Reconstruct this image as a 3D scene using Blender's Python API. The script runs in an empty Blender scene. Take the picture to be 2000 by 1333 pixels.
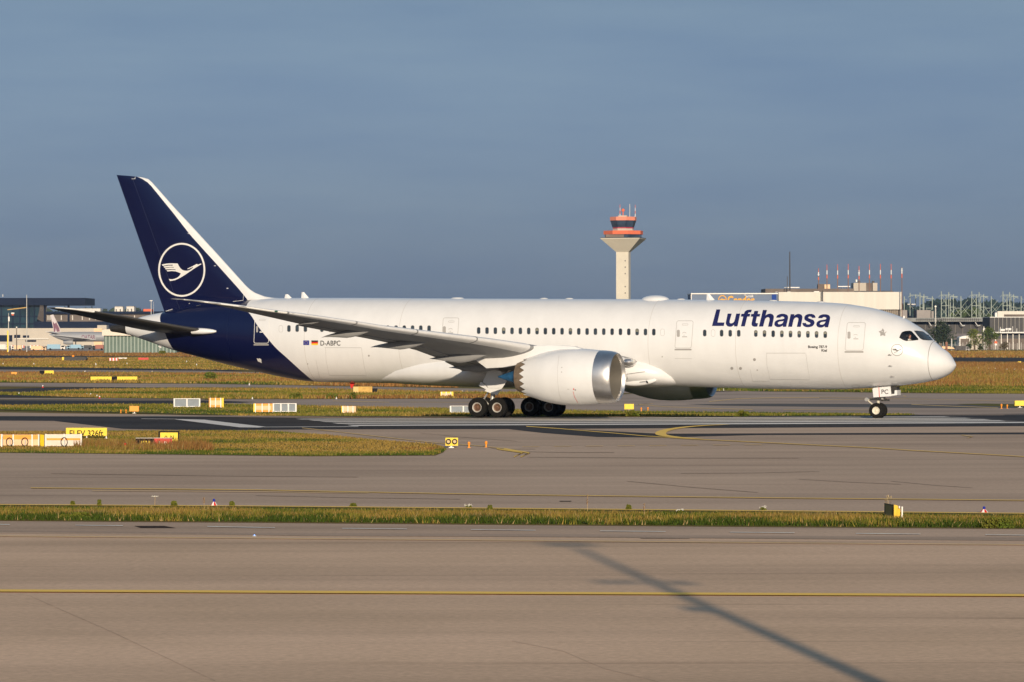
import bpy, bmesh, math, random
import numpy as np
from mathutils import Vector, Matrix, Euler

random.seed(7)
rng = np.random.default_rng(11)
D = bpy.data
scene = bpy.context.scene
COL = scene.collection

# ------------------------------------------------------------------ camera
W, H = 2000, 1333                      # size of the photograph the sight lines were measured on
F, CH, PITCH, ROLL = 7600.0, 5.7, .0019, -.0014
cam_d = D.cameras.new("camera")
cam_d.sensor_width = 36
cam_d.lens = F / W * 36
cam_d.clip_start = 1
cam_d.clip_end = 30000
cam = D.objects.new("camera", cam_d)
COL.objects.link(cam)
cam.matrix_world = Matrix.Translation((0, 0, CH)) @ Matrix.Rotation(math.pi / 2 - PITCH, 4, 'X') @ Matrix.Rotation(ROLL, 4, 'Z')
scene.camera = cam

# ------------------------------------------------------------------ sky and sun
SUN_EL, SUN_AZ = math.radians(13.5), math.radians(174.0)   # azimuth from +Y towards +X: behind the camera, a little to its right
world = D.worlds.new("World")
scene.world = world
world.use_nodes = True
wn = world.node_tree
wn.nodes.clear()
w_out = wn.nodes.new("ShaderNodeOutputWorld")
w_bg = wn.nodes.new("ShaderNodeBackground")
sky = wn.nodes.new("ShaderNodeTexSky")
sky.sky_type = 'NISHITA'
sky.sun_disc = False
sky.sun_elevation = SUN_EL
sky.sun_rotation = SUN_AZ
sky.air_density = 1.0
sky.dust_density = 0.5
sky.ozone_density = 3.0
w_tint = wn.nodes.new("ShaderNodeMix")
w_tint.data_type = 'RGBA'
w_tint.blend_type = 'MULTIPLY'
w_tint.inputs[0].default_value = 1.0
# thin high veil: large soft streaks of cirrus
tc = wn.nodes.new("ShaderNodeTexCoord")
mp = wn.nodes.new("ShaderNodeMapping")
mp.inputs['Scale'].default_value = (9, 9, 60)
nz = wn.nodes.new("ShaderNodeTexNoise")
nz.inputs['Scale'].default_value = 1.6
nz.inputs['Detail'].default_value = 5
rp = wn.nodes.new("ShaderNodeValToRGB")
rp.color_ramp.elements[0].position = .3
rp.color_ramp.elements[0].color = (.80, .815, .84, 1)
rp.color_ramp.elements[1].position = .75
rp.color_ramp.elements[1].color = (.95, .93, .89, 1)
wn.links.new(tc.outputs['Generated'], mp.inputs['Vector'])
wn.links.new(mp.outputs[0], nz.inputs['Vector'])
wn.links.new(nz.outputs[0], rp.inputs[0])
hz_s = wn.nodes.new("ShaderNodeSeparateXYZ")
wn.links.new(tc.outputs['Generated'], hz_s.inputs[0])
hz_r = wn.nodes.new("ShaderNodeValToRGB")          # dim slate haze bank low in the sky, clear air above
hz_r.color_ramp.elements[0].position = 0.0
hz_r.color_ramp.elements[0].color = (.164, .226, .475, 1)
hz_r.color_ramp.elements[1].position = .45
hz_r.color_ramp.elements[1].color = (1.1, .98, .82, 1)
e_ = hz_r.color_ramp.elements.new(.10)
e_.color = (.295, .282, .342, 1)
wn.links.new(hz_s.outputs[2], hz_r.inputs[0])
hz_m = wn.nodes.new("ShaderNodeMix")
hz_m.data_type = 'RGBA'
hz_m.blend_type = 'MULTIPLY'
hz_m.inputs[0].default_value = 1
wn.links.new(sky.outputs[0], hz_m.inputs[6])
wn.links.new(hz_r.outputs[0], hz_m.inputs[7])
wn.links.new(hz_m.outputs[2], w_tint.inputs[6])
wn.links.new(rp.outputs[0], w_tint.inputs[7])
wn.links.new(w_tint.outputs[2], w_bg.inputs['Color'])
w_bg.inputs['Strength'].default_value = 0.15
wn.links.new(w_bg.outputs[0], w_out.inputs[0])

to_sun = Vector((math.sin(SUN_AZ) * math.cos(SUN_EL), math.cos(SUN_AZ) * math.cos(SUN_EL), math.sin(SUN_EL)))
sun_d = D.lights.new("sun", 'SUN')
sun_d.energy = 3.6
sun_d.angle = math.radians(0.5)
sun_d.color = (1.0, .83, .62)
sun = D.objects.new("sun", sun_d)
COL.objects.link(sun)
sun.rotation_euler = to_sun.to_track_quat('Z', 'Y').to_euler()

scene.view_settings.view_transform = 'Standard'
scene.view_settings.look = 'None'
scene.view_settings.exposure = 0.35
scene.view_settings.gamma = 1
scene.cycles.max_bounces = 6
scene.cycles.transparent_max_bounces = 8

# ------------------------------------------------------------------ sight lines: photograph pixel -> place in the world
cR, sR, cP, sP = math.cos(ROLL), math.sin(ROLL), math.cos(PITCH), math.sin(PITCH)


def ray(u, v):
    du, dv = u - W / 2, v - H / 2
    x, up = (du * cR + dv * sR) / F, (du * sR - dv * cR) / F
    return x, cP + up * sP, up * cP - sP


EDGE, FALL, LOW = 267.0, .0203, -2.0      # beyond the runway the ground falls away gently, then runs level again


def zground(y):
    return max(LOW, min(0.0, -(y - EDGE) * FALL))


def gnd(u, v, z=0.0):
    """pixel -> point of the ground, raised by z"""
    x, y, w = ray(u, v)
    t = (z - CH) / w
    if y * t > EDGE or t < 0:
        t = (z - CH + EDGE * FALL) / (w + FALL * y)
        if t < 0 or zground(y * t) <= LOW:
            t = (z + LOW - CH) / w
            return Vector((x * t, y * t, z + LOW))
        return Vector((x * t, y * t, z + zground(y * t)))
    return Vector((x * t, y * t, z))


def at(u, v, Y):
    """pixel -> point of the upright plane Y metres away"""
    x, y, w = ray(u, v)
    t = Y / y
    return Vector((x * t, Y, CH + w * t))


YAW, PX, PY, XN = .3746, 24.435, 259.69, 5.3365
hx, hy, rx, ry = math.cos(YAW), -math.sin(YAW), -math.sin(YAW), -math.cos(YAW)


def body(u, v, y):
    """pixel -> (s aft of the nose, z) on the airliner's lengthwise plane y metres right of its centre line"""
    r = ray(u, v)
    ox, oy = PX + y * rx, PY + y * ry
    t = (ox * rx + oy * ry) / (r[0] * rx + r[1] * ry)
    return XN - ((r[0] * t - ox) * hx + (r[1] * t - oy) * hy), r[2] * t + CH


def L(s, y, z):
    return (XN - s, -y, z)


# ------------------------------------------------------------------ materials
MATS = {}


def mat(name, col, rough=.6, metal=0.0, var=.0, scale=3.0, bump=0.0, coat=0.0, spec=.5, stretch=(1, 1, 1), var2=None, emit=None, coord='Object'):
    if name in MATS:
        return MATS[name]
    m = D.materials.new(name)
    m.use_nodes = True
    nt = m.node_tree
    b = nt.nodes['Principled BSDF']
    b.inputs['Roughness'].default_value = rough
    b.inputs['Metallic'].default_value = metal
    b.inputs['Specular IOR Level'].default_value = spec
    b.inputs['Coat Weight'].default_value = coat
    b.inputs['Coat Roughness'].default_value = .08
    c = (*col, 1)
    b.inputs['Base Color'].default_value = c
    tcn = nt.nodes.new('ShaderNodeTexCoord')
    mpn = nt.nodes.new('ShaderNodeMapping')
    mpn.inputs['Scale'].default_value = stretch
    nt.links.new(tcn.outputs[coord], mpn.inputs[0])
    n = nt.nodes.new('ShaderNodeTexNoise')
    n.inputs['Scale'].default_value = scale
    n.inputs['Detail'].default_value = 6
    n.inputs['Roughness'].default_value = .6
    nt.links.new(mpn.outputs[0], n.inputs['Vector'])
    r = nt.nodes.new('ShaderNodeValToRGB')
    v = max(var, .03)
    c2 = var2 or tuple(x * (1 - v) for x in col)
    r.color_ramp.elements[0].position = .35
    r.color_ramp.elements[0].color = (*c2, 1)
    r.color_ramp.elements[1].position = .65
    r.color_ramp.elements[1].color = (*[min(1, x * (1 + v)) for x in col], 1)
    nt.links.new(n.outputs[0], r.inputs[0])
    nt.links.new(r.outputs[0], b.inputs['Base Color'])
    if bump:
        bp = nt.nodes.new('ShaderNodeBump')
        bp.inputs['Strength'].default_value = bump
        bp.inputs['Distance'].default_value = .05
        nt.links.new(n.outputs[0], bp.inputs['Height'])
        nt.links.new(bp.outputs[0], b.inputs['Normal'])
    if emit:
        b.inputs['Emission Color'].default_value = (*emit[0], 1)
        b.inputs['Emission Strength'].default_value = emit[1]
    MATS[name] = m
    return m


def pavement(name, c1, c2, streak=(.012, .12, 1), c3=None, joint=None, rot=0.0):
    """asphalt / concrete: broad patches, long rolled-in streaks, aggregate grain and slab joints"""
    m = D.materials.new(name)
    m.use_nodes = True
    nt = m.node_tree
    N, K = nt.nodes, nt.links
    b = N['Principled BSDF']
    b.inputs['Roughness'].default_value = .92
    b.inputs['Specular IOR Level'].default_value = .12
    t = N.new('ShaderNodeTexCoord')

    def noise(sc, stretch, det=5, seed=0):
        mpn = N.new('ShaderNodeMapping')
        mpn.inputs['Scale'].default_value = stretch
        mpn.inputs['Location'].default_value = (seed, seed * 1.7, 0)
        mpn.inputs['Rotation'].default_value = (0, 0, rot)
        K.new(t.outputs['Object'], mpn.inputs[0])
        n = N.new('ShaderNodeTexNoise')
        n.inputs['Scale'].default_value = sc
        n.inputs['Detail'].default_value = det
        n.inputs['Roughness'].default_value = .62
        K.new(mpn.outputs[0], n.inputs['Vector'])
        return n.outputs[0]

    def ramp(fac, a, ca, bb, cb):
        r = N.new('ShaderNodeValToRGB')
        r.color_ramp.elements[0].position = a
        r.color_ramp.elements[0].color = (*ca, 1)
        r.color_ramp.elements[1].position = bb
        r.color_ramp.elements[1].color = (*cb, 1)
        K.new(fac, r.inputs[0])
        return r.outputs[0]

    def mul(a, bb, f=1.0):
        x = N.new('ShaderNodeMix')
        x.data_type = 'RGBA'
        x.blend_type = 'MULTIPLY'
        x.inputs[0].default_value = f
        K.new(a, x.inputs[6])
        K.new(bb, x.inputs[7])
        return x.outputs[2]
    base = ramp(noise(.05, (1, 1, 1), 4, 3), .35, c1, .65, c2)
    st = ramp(noise(1, streak, 7, 9), .36, (.8, .8, .8), .56, (1.05, 1.05, 1.05))
    out = mul(base, st)
    fine = ramp(noise(6, (1, 1, 1), 3, 1), .3, (.86, .86, .86), .7, (1.1, 1.1, 1.1))
    out = mul(out, fine)
    # sparse dark rubber / sealed crack marks
    blot = ramp(noise(1, (streak[0] * 2.2, streak[1] * 5, 1), 8, 21), .33, c3 or (.55, .53, .52), .40, (1, 1, 1))
    out = mul(out, blot, .8)
    if joint:
        br = N.new('ShaderNodeTexBrick')
        br.offset = 0
        br.inputs['Color1'].default_value = (1, 1, 1, 1)
        br.inputs['Color2'].default_value = (.955, .95, .945, 1)
        br.inputs['Mortar'].default_value = (.62, .58, .55, 1)
        br.inputs['Scale'].default_value = 1
        br.inputs['Mortar Size'].default_value = .022
        br.inputs['Brick Width'].default_value = joint[0]
        br.inputs['Row Height'].default_value = joint[1]
        mpn = N.new('ShaderNodeMapping')
        mpn.inputs['Rotation'].default_value = (0, 0, joint[2])
        mpn.inputs['Location'].default_value = (437.0, 0, 0)
        K.new(t.outputs['Object'], mpn.inputs[0])
        K.new(mpn.outputs[0], br.inputs['Vector'])
        out = mul(out, br.outputs[0], joint[3])
    K.new(out, b.inputs['Base Color'])
    MATS[name] = m
    return m


# ------------------------------------------------------------------ mesh helpers
def new_obj(name, me, parent=None, m=None):
    o = D.objects.new(name, me)
    COL.objects.link(o)
    if parent:
        o.parent = parent
    if m is not None and me is not None:
        me.materials.append(m)
    return o


def tag(o, label=None, cat=None, group=None, kind=None):
    if label:
        o['label'] = label
    if cat:
        o['category'] = cat
    if group:
        o['group'] = group
    if kind:
        o['kind'] = kind
    return o


def thing(name, loc, label, cat, group=None, rz=0.0):
    o = D.objects.new(name, None)
    COL.objects.link(o)
    o.location = loc
    o.rotation_euler = (0, 0, rz)
    o.empty_display_size = .2
    return tag(o, label, cat, group)


def copy_tree(o, parent=None):
    c = o.copy()
    COL.objects.link(c)
    if parent:
        c.parent = parent
    for ch in list(o.children):
        copy_tree(ch, c)
    return c


class MB:
    def __init__(self):
        self.v, self.f = [], []

    def add(self, vs, fs):
        n = len(self.v)
        self.v += [tuple(x) for x in vs]
        self.f += [tuple(i + n for i in f) for f in fs]
        return self

    def box(self, x0, x1, y0, y1, z0, z1):
        return self.add([(x0, y0, z0), (x1, y0, z0), (x1, y1, z0), (x0, y1, z0), (x0, y0, z1), (x1, y0, z1), (x1, y1, z1), (x0, y1, z1)],
                        [(0, 3, 2, 1), (4, 5, 6, 7), (0, 1, 5, 4), (1, 2, 6, 5), (2, 3, 7, 6), (3, 0, 4, 7)])

    def cyl(self, p0, p1, r0, r1=None, n=10, caps=True):
        r1 = r0 if r1 is None else r1
        p0, p1 = Vector(p0), Vector(p1)
        d = (p1 - p0).normalized()
        a = d.orthogonal().normalized()
        b = d.cross(a)
        vs = []
        for p, r in ((p0, r0), (p1, r1)):
            for i in range(n):
                t = 2 * math.pi * i / n
                vs.append(p + a * math.cos(t) * r + b * math.sin(t) * r)
        fs = [(i, (i + 1) % n, n + (i + 1) % n, n + i) for i in range(n)]
        if caps:
            fs += [tuple(range(n - 1, -1, -1)), tuple(range(n, 2 * n))]
        return self.add(vs, fs)

    def tube(self, pts, r, n=6):
        for a, b in zip(pts[:-1], pts[1:]):
            self.cyl(a, b, r, r, n)
        return self

    def lathe(self, prof, origin, axis, n=32, close=False):
        """prof: (distance along the axis, radius)"""
        o, d = Vector(origin), Vector(axis).normalized()
        a = d.orthogonal().normalized()
        b = d.cross(a)
        vs = []
        for t, r in prof:
            for i in range(n):
                an = 2 * math.pi * i / n
                vs.append(o + d * t + (a * math.cos(an) + b * math.sin(an)) * r)
        fs = []
        m = len(prof)
        for j in range(m - 1 if not close else m):
            k = (j + 1) % m
            for i in range(n):
                i2 = (i + 1) % n
                fs.append((j * n + i, j * n + i2, k * n + i2, k * n + i))
        return self.add(vs, fs)

    def prism(self, loop, off):
        """closed planar loop of 3D points pushed by the vector off"""
        n = len(loop)
        off = Vector(off)
        vs = [Vector(p) for p in loop]
        vs += [p + off for p in vs]
        return self.add(vs, [tuple(range(n - 1, -1, -1)), tuple(range(n, 2 * n))] + [(i, (i + 1) % n, n + (i + 1) % n, n + i) for i in range(n)])

    def ball(self, c, r, n=10, m=6):
        c = Vector(c)
        rx_, ry_, rz_ = r if hasattr(r, '__len__') else (r, r, r)
        vs, fs = [], []
        for j in range(m + 1):
            ph = math.pi * j / m
            for i in range(n):
                t = 2 * math.pi * i / n
                vs.append(c + Vector((rx_ * math.sin(ph) * math.cos(t), ry_ * math.sin(ph) * math.sin(t), rz_ * math.cos(ph))))
        for j in range(m):
            for i in range(n):
                i2 = (i + 1) % n
                fs.append((j * n + i, (j + 1) * n + i, (j + 1) * n + i2, j * n + i2))
        return self.add(vs, fs)

    def build(self, name, m, parent=None, smooth=False, fix=True, angle=35):
        me = D.meshes.new(name)
        me.from_pydata(self.v, [], self.f)
        if fix:
            bm = bmesh.new()
            bm.from_mesh(me)
            bmesh.ops.remove_doubles(bm, verts=bm.verts, dist=1e-5)
            bmesh.ops.recalc_face_normals(bm, faces=bm.faces)
            bm.to_mesh(me)
            bm.free()
        if smooth:
            me.polygons.foreach_set('use_smooth', [True] * len(me.polygons))
            if angle:
                me.set_sharp_from_angle(angle=math.radians(angle))
        return new_obj(name, me, parent, m)


def loft(rings, closed=True, caps=True):
    n = len(rings[0])
    b = MB()
    vs = [p for r in rings for p in r]
    fs = []
    for j in range(len(rings) - 1):
        for i in range(n if closed else n - 1):
            i2 = (i + 1) % n
            fs.append((j * n + i, j * n + i2, (j + 1) * n + i2, (j + 1) * n + i))
    if caps:
        fs.append(tuple(range(n - 1, -1, -1)))
        fs.append(tuple((len(rings) - 1) * n + i for i in range(n)))
    return b.add(vs, fs)


def lerp_tab(tab, x):
    xs = [t[0] for t in tab]
    return [float(np.interp(x, xs, [t[k] for t in tab])) for k in range(1, len(tab[0]))]


def smooth_tab(xs, ys):
    """monotone-ish cubic through the points"""
    xs, ys = np.array(xs, float), np.array(ys, float)
    d = np.diff(ys) / np.diff(xs)
    m = np.zeros(len(xs))
    m[1:-1] = np.where(d[:-1] * d[1:] > 0, 2 * d[:-1] * d[1:] / (d[:-1] + d[1:] + 1e-12), 0)
    m[0], m[-1] = d[0], d[-1]

    def f(x):
        x = min(max(x, xs[0]), xs[-1])
        i = min(max(int(np.searchsorted(xs, x)) - 1, 0), len(xs) - 2)
        h = xs[i + 1] - xs[i]
        t = (x - xs[i]) / h
        return float((2 * t**3 - 3 * t**2 + 1) * ys[i] + (t**3 - 2 * t**2 + t) * h * m[i] + (-2 * t**3 + 3 * t**2) * ys[i + 1] + (t**3 - t**2) * h * m[i + 1])
    return f


# flat figures (letters, signs, markings): filled outline loops -> cut into a grid -> laid on a surface
def fill_mesh(loops, grid=None):
    cu = D.curves.new("outline", 'CURVE')
    cu.dimensions = '2D'
    cu.fill_mode = 'FRONT'
    for lp in loops:
        sp = cu.splines.new('POLY')
        sp.points.add(len(lp) - 1)
        for p, (x, y) in zip(sp.points, lp):
            p.co = (x, y, 0, 1)
        sp.use_cyclic_u = True
    o = D.objects.new("outline", cu)
    me = D.meshes.new_from_object(o)
    D.objects.remove(o)
    D.curves.remove(cu)
    return cut_grid(me, grid)


def cut_grid(me, grid):
    bm = bmesh.new()
    bm.from_mesh(me)
    D.meshes.remove(me)
    bmesh.ops.remove_doubles(bm, verts=bm.verts, dist=1e-5)
    if grid and bm.verts:
        for ax in (0, 1):
            g = grid[ax]
            lo, hi = min(v.co[ax] for v in bm.verts), max(v.co[ax] for v in bm.verts)
            k = math.floor(lo / g) + 1
            while k * g < hi:
                no = [0, 0, 0]
                no[ax] = 1
                co = [0, 0, 0]
                co[ax] = k * g + 1e-4
                bmesh.ops.bisect_plane(bm, geom=bm.verts[:] + bm.edges[:] + bm.faces[:], dist=1e-5, plane_co=co, plane_no=no)
                k += 1
    vs = [tuple(v.co) for v in bm.verts]
    bm.verts.index_update()
    fs = [tuple(v.index for v in f.verts) for f in bm.faces]
    bm.free()
    return vs, fs


def lay(name, vf, mapper, m, parent=None, smooth=True):
    vs, fs = vf
    b = MB()
    b.add([mapper(x, y) for x, y, _ in vs], fs)
    return b.build(name, m, parent, smooth, fix=False, angle=None)


def text_mesh(txt, size=1.0, bold=0.0, grid=None, align='LEFT', space=1.0, shear=0.0):
    cu = D.curves.new("lettering", 'FONT')
    cu.body = txt
    cu.size = size
    cu.offset = bold
    cu.align_x = align
    cu.space_character = space
    cu.shear = shear
    cu.resolution_u = 4
    o = D.objects.new("lettering", cu)
    me = D.meshes.new_from_object(o)
    D.objects.remove(o)
    D.curves.remove(cu)
    return cut_grid(me, grid)


def text_px(txt, u0, v0, u1, v1, bold=0.0, grid=None, shear=0.0):
    """lettering stretched to the pixel box (u0,v0 top left)-(u1,v1 bottom right)"""
    vs, fs = text_mesh(txt, 10, bold, None, shear=shear)
    xs, ys = [v[0] for v in vs], [v[1] for v in vs]
    x0, x1, y0, y1 = min(xs), max(xs), min(ys), max(ys)
    vs = [(u0 + (x - x0) / (x1 - x0) * (u1 - u0), v1 + (y - y0) / (y1 - y0) * (v0 - v1), 0) for x, y, _ in vs]
    if grid:
        me = D.meshes.new('t')
        me.from_pydata(vs, [], fs)
        return cut_grid(me, grid)
    return vs, fs


def rrect(u0, v0, u1, v1, r, n=4):
    r = min(r, abs(u1 - u0) / 2, abs(v1 - v0) / 2)
    pts = []
    for cx, cy, a0 in ((u1 - r, v0 + r, -90), (u1 - r, v1 - r, 0), (u0 + r, v1 - r, 90), (u0 + r, v0 + r, 180)):
        for i in range(n + 1):
            a = math.radians(a0 + 90 * i / n)
            pts.append((cx + r * math.cos(a), cy + r * math.sin(a)))
    return pts


def circ(cx, cy, r, n=40, ry_=None):
    ry_ = ry_ or r
    return [(cx + r * math.cos(2 * math.pi * i / n), cy + ry_ * math.sin(2 * math.pi * i / n)) for i in range(n)]


def line_loop(pts, w):
    """thin stroke along pts as one closed outline"""
    a, b = [], []
    for i, p in enumerate(pts):
        q0, q1 = pts[max(i - 1, 0)], pts[min(i + 1, len(pts) - 1)]
        dx, dy = q1[0] - q0[0], q1[1] - q0[1]
        l = math.hypot(dx, dy) or 1
        nx, ny = -dy / l * w / 2, dx / l * w / 2
        a.append((p[0] + nx, p[1] + ny))
        b.append((p[0] - nx, p[1] - ny))
    return a + b[::-1]

# ================================================================== THE AIRLINER
M_WHITE = mat('white_aircraft_paint', (.69, .695, .70), rough=.30, var=.022, scale=1.1, coat=.35, stretch=(.9, 1, .22))
M_BLUE = mat('navy_aircraft_paint', (.0025, .0048, .038), rough=.22, var=.05, scale=.6, coat=.5)
M_WING = mat('shaded_wing_grey', (.24, .243, .247), rough=.5, var=.08, scale=.8, stretch=(1, .4, 1), coat=.0)  # grey lowered so the wing's underside shade sits in the colour
M_SLAT = mat('light_grey_slat_paint', (.60, .60, .60), rough=.35, var=.05, scale=1.5)
M_STAB = mat('dark_tailplane_paint', (.055, .053, .05), rough=.35, var=.1, scale=1)
M_METAL = mat('polished_lip_metal', (.70, .68, .66), rough=.40, metal=1.0, var=.06, scale=2.0)
M_STEEL = mat('gear_steel', (.45, .44, .42), rough=.4, metal=.5, var=.1, scale=6)
M_DARK = mat('dark_fittings', (.025, .024, .023), rough=.6, var=.2, scale=5)
M_RUBBER = mat('tyre_rubber', (.011, .0105, .010), rough=.9, var=.15, scale=8, spec=.15)
M_CORE = mat('heat_stained_titanium', (.22, .165, .115), rough=.5, metal=.35, var=.25, scale=3)
M_CONE = mat('blued_exhaust_cone', (.035, .15, .32), rough=.35, metal=.55, var=.2, scale=2.5)
M_SEAM = mat('seam_grey', (.30, .29, .28), rough=.7)
M_LINE = mat('door_outline_grey', (.42, .415, .41), rough=.6)
M_GLASS = mat('dark_window_glass', (.035, .045, .055), rough=.08, var=.3, scale=1.2, coat=.3)
M_NAVYTXT = mat('navy_lettering', (.012, .014, .085), rough=.35)
M_BLACKTXT = mat('black_lettering', (.02, .02, .022), rough=.5)
M_RED = mat('signal_red_paint', (.62, .03, .02), rough=.5)
M_PALE = mat('pale_wheel_paint', (.62, .58, .48), rough=.45, var=.1, scale=10)
M_WLOGO = mat('white_emblem_paint', (.72, .71, .68), rough=.4)

air = thing('airliner', gnd(0, 0, 0), 'long white twin-engine airliner with navy tail, Lufthansa lettering and crane emblem, taxiing across the middle', 'airliner', rz=-YAW)
air.location = (PX, PY, .03)

TOP = [(1862.4, 705), (1854, 692), (1835, 677.6), (1822.5, 666), (1805.7, 648), (1782.6, 632.5), (1765.8, 623), (1740.6, 613.5), (1707, 603.7), (1673, 597.8), (1644, 594), (1602, 591.6), (1560, 590.2), (1485, 588.5), (1300, 586), (1100, 585.0), (900, 584.3), (700, 583), (600, 583), (545, 583.5), (500, 586), (440, 592), (380, 600), (315, 612), (285, 618), (271, 622), (235, 634)]
BOT = [(1864, 722), (1858, 729), (1843.5, 738), (1826.7, 744), (1791, 750.5), (1755, 755), (1705, 758.7), (1644, 761.6), (1599, 762), (1494, 760.6), (1410, 758.5), (1317, 756.5), (1100, 756), (934, 753.5), (896, 752.5), (833, 750.6), (749, 749.5), (650, 748), (610, 746.4), (560, 739), (500, 726), (440, 712), (380, 696), (338, 684.5), (313, 676), (255, 656), (240, 652)]
tp = sorted(body(u, v, 0) for u, v in TOP)
bt = sorted(body(u, v, 0) for u, v in BOT)
f_top = smooth_tab([-.02] + [p[0] for p in tp] + [62.5], [3.56] + [p[1] for p in tp] + [6.30])
f_bot = smooth_tab([-.02] + [p[0] for p in bt] + [62.5], [3.54] + [p[1] for p in bt] + [5.86])
f_wid = smooth_tab([-.02, .1, .3, .7, 1.2, 2, 3, 4.4, 6, 8, 10.5, 42, 45, 48, 51, 54, 57, 59.5, 61.2, 62.5],
                   [.0, .36, .68, 1.1, 1.45, 1.88, 2.25, 2.56, 2.76, 2.86, 2.885, 2.885, 2.84, 2.66, 2.32, 1.86, 1.3, .84, .52, .28])


def ysurf(s, z):
    t, b, w = f_top(s), f_bot(s), f_wid(s)
    q = 1 - ((z - (t + b) / 2) / max((t - b) / 2, .01)) ** 2
    return w * math.sqrt(max(q, .0))


def fus(u, v, off=.008, side=1):
    """photograph pixel -> point on the right flank of the fuselage (local), raised by off"""
    y = 2.6
    for _ in range(14):
        s, z = body(u, v, y)
        y = .5 * y + .5 * ysurf(s, z)
    s, z = body(u, v, y)
    y = ysurf(s, z)
    t, b, w = f_top(s), f_bot(s), f_wid(s)
    hh, zc = (t - b) / 2, (t + b) / 2
    n = Vector((-(f_wid(s + .05) - f_wid(s - .05)) * 10 * y / max(w, .1) * .0, y / w**2, (z - zc) / hh**2)).normalized()
    ds = (ysurf(s + .1, z) - ysurf(s - .1, z)) / .2
    n = Vector((-ds, 1, (z - zc) / hh**2 * w**2 / max(y, .2))).normalized()
    return L(s + n.x * off, (y + n.y * off) * side, z + n.z * off)


def fusmap(off=.008):
    return lambda u, v: fus(u, v, off)


GR = (6, 2.2)
S_RAD = body(1825, 700, 0)[0]


def fus_ring(s, n=72):
    t, b, w = f_top(s), f_bot(s), f_wid(s)
    return [L(s, w * math.sin(2 * math.pi * i / n), (t + b) / 2 + (t - b) / 2 * math.cos(2 * math.pi * i / n)) for i in range(n)]


# paint scheme of the fuselage: navy tail between two curved edges
m = M_WHITE.copy()
m.name = 'fuselage_paint'
nt = m.node_tree
N, K = nt.nodes, nt.links
bs = N['Principled BSDF']
tcn = N.new('ShaderNodeTexCoord')
sx = N.new('ShaderNodeSeparateXYZ')
K.new(tcn.outputs['Object'], sx.inputs[0])


def edge_curve(px):
    pts = []
    for u, v in px:
        x, y, z = fus(u, v, 0)
        pts.append((z / 9, (XN - x - 40) / 25))
    pts.sort()
    mr = N.new('ShaderNodeMath')
    mr.operation = 'DIVIDE'
    mr.inputs[1].default_value = 9
    K.new(sx.outputs[2], mr.inputs[0])
    fc = N.new('ShaderNodeFloatCurve')
    c = fc.mapping.curves[0]
    pts = [(0, pts[0][1])] + pts + [(1, pts[-1][1])]
    c.points[0].location = pts[0]
    c.points[1].location = pts[-1]
    for p in pts[1:-1]:
        c.points.new(*p)
    fc.mapping.update()
    K.new(mr.outputs[0], fc.inputs['Value'])
    m1 = N.new('ShaderNodeMath')
    m1.operation = 'MULTIPLY_ADD'
    m1.inputs[1].default_value = -25
    m1.inputs[2].default_value = XN - 40
    K.new(fc.outputs[0], m1.inputs[0])      # local X of the edge
    return m1.outputs[0]


e1 = edge_curve([(482, 597), (480, 604), (490, 617), (505, 640), (524, 664), (541, 683), (560, 700), (585, 723), (606, 741)])
e2 = edge_curve([(314, 616), (313, 628), (320, 646), (328, 666), (336, 680)])
g1 = N.new('ShaderNodeMath')
g1.operation = 'LESS_THAN'
K.new(sx.outputs[0], g1.inputs[0])
K.new(e1, g1.inputs[1])
g2 = N.new('ShaderNodeMath')
g2.operation = 'GREATER_THAN'
K.new(sx.outputs[0], g2.inputs[0])
K.new(e2, g2.inputs[1])
gm = N.new('ShaderNodeMath')
gm.operation = 'MULTIPLY'
K.new(g1.outputs[0], gm.inputs[0])
K.new(g2.outputs[0], gm.inputs[1])
mx = N.new('ShaderNodeMix')
mx.data_type = 'RGBA'
K.new(gm.outputs[0], mx.inputs[0])
K.new(bs.inputs['Base Color'].links[0].from_socket, mx.inputs[6])
mx.inputs[7].default_value = (.0025, .0048, .038, 1)
K.new(mx.outputs[2], bs.inputs['Base Color'])
M_FUS = m

ss = sorted(set([round(x, 3) for x in list(np.linspace(S_RAD + .02, 4, 26)) + list(np.linspace(4, 12, 24)) + list(np.linspace(12, 42, 46)) + list(np.linspace(42, 62.5, 60))]))
fuse = loft([fus_ring(s) for s in ss]).build('fuselage', M_FUS, air, smooth=True)
rad = loft([fus_ring(s) for s in [-.015, .0, .03, .08, .16, .3, .5, .7] + [x for x in np.linspace(.9, S_RAD - .01, 6)]]).build('nose_radome', M_WHITE, air, smooth=True)
sm_ = loft([[tuple(Vector(p) * 1.0) for p in fus_ring(S_RAD - .02 + .09 * k)] for k in (0, .2, .4)], caps=False)
sm_.v = [(x, y * 1.004, (z - 3.6) * 1.004 + 3.6) for x, y, z in sm_.v]
sm_.build('radome_seam', M_SEAM, rad, smooth=True)

# cockpit: side window is an opening into a dark cabin with the two pilots, windscreen panes are glass on the skin
WIN1 = [(1756.2, 661), (1758.5, 655), (1761.5, 650.2), (1768, 647.9), (1777, 647.4), (1780.5, 648.5), (1787, 655.5), (1793.8, 663.5), (1793.3, 665.4), (1784, 666.6), (1769.5, 667.4), (1764, 665.5)]
WIN2 = [(1785, 647.3), (1791, 647.2), (1802, 648.8), (1808, 652), (1816, 659), (1822.8, 666.3), (1812, 666.2), (1802.5, 665.5), (1797, 662.5), (1791, 655.5)]
cut = []
for u, v in WIN1:
    x, y, z = fus(u, v, .0)
    cut.append((x, z))
cb = MB().prism([(x, -3.2, z) for x, z in cut], (0, 2.7, 0)).build('cutter', M_DARK, air)
xs = [c[0] for c in cut]
zs = [c[1] for c in cut]
bo = fuse.modifiers.new('cut', 'BOOLEAN')
bo.object = cb
bo.operation = 'DIFFERENCE'
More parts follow.
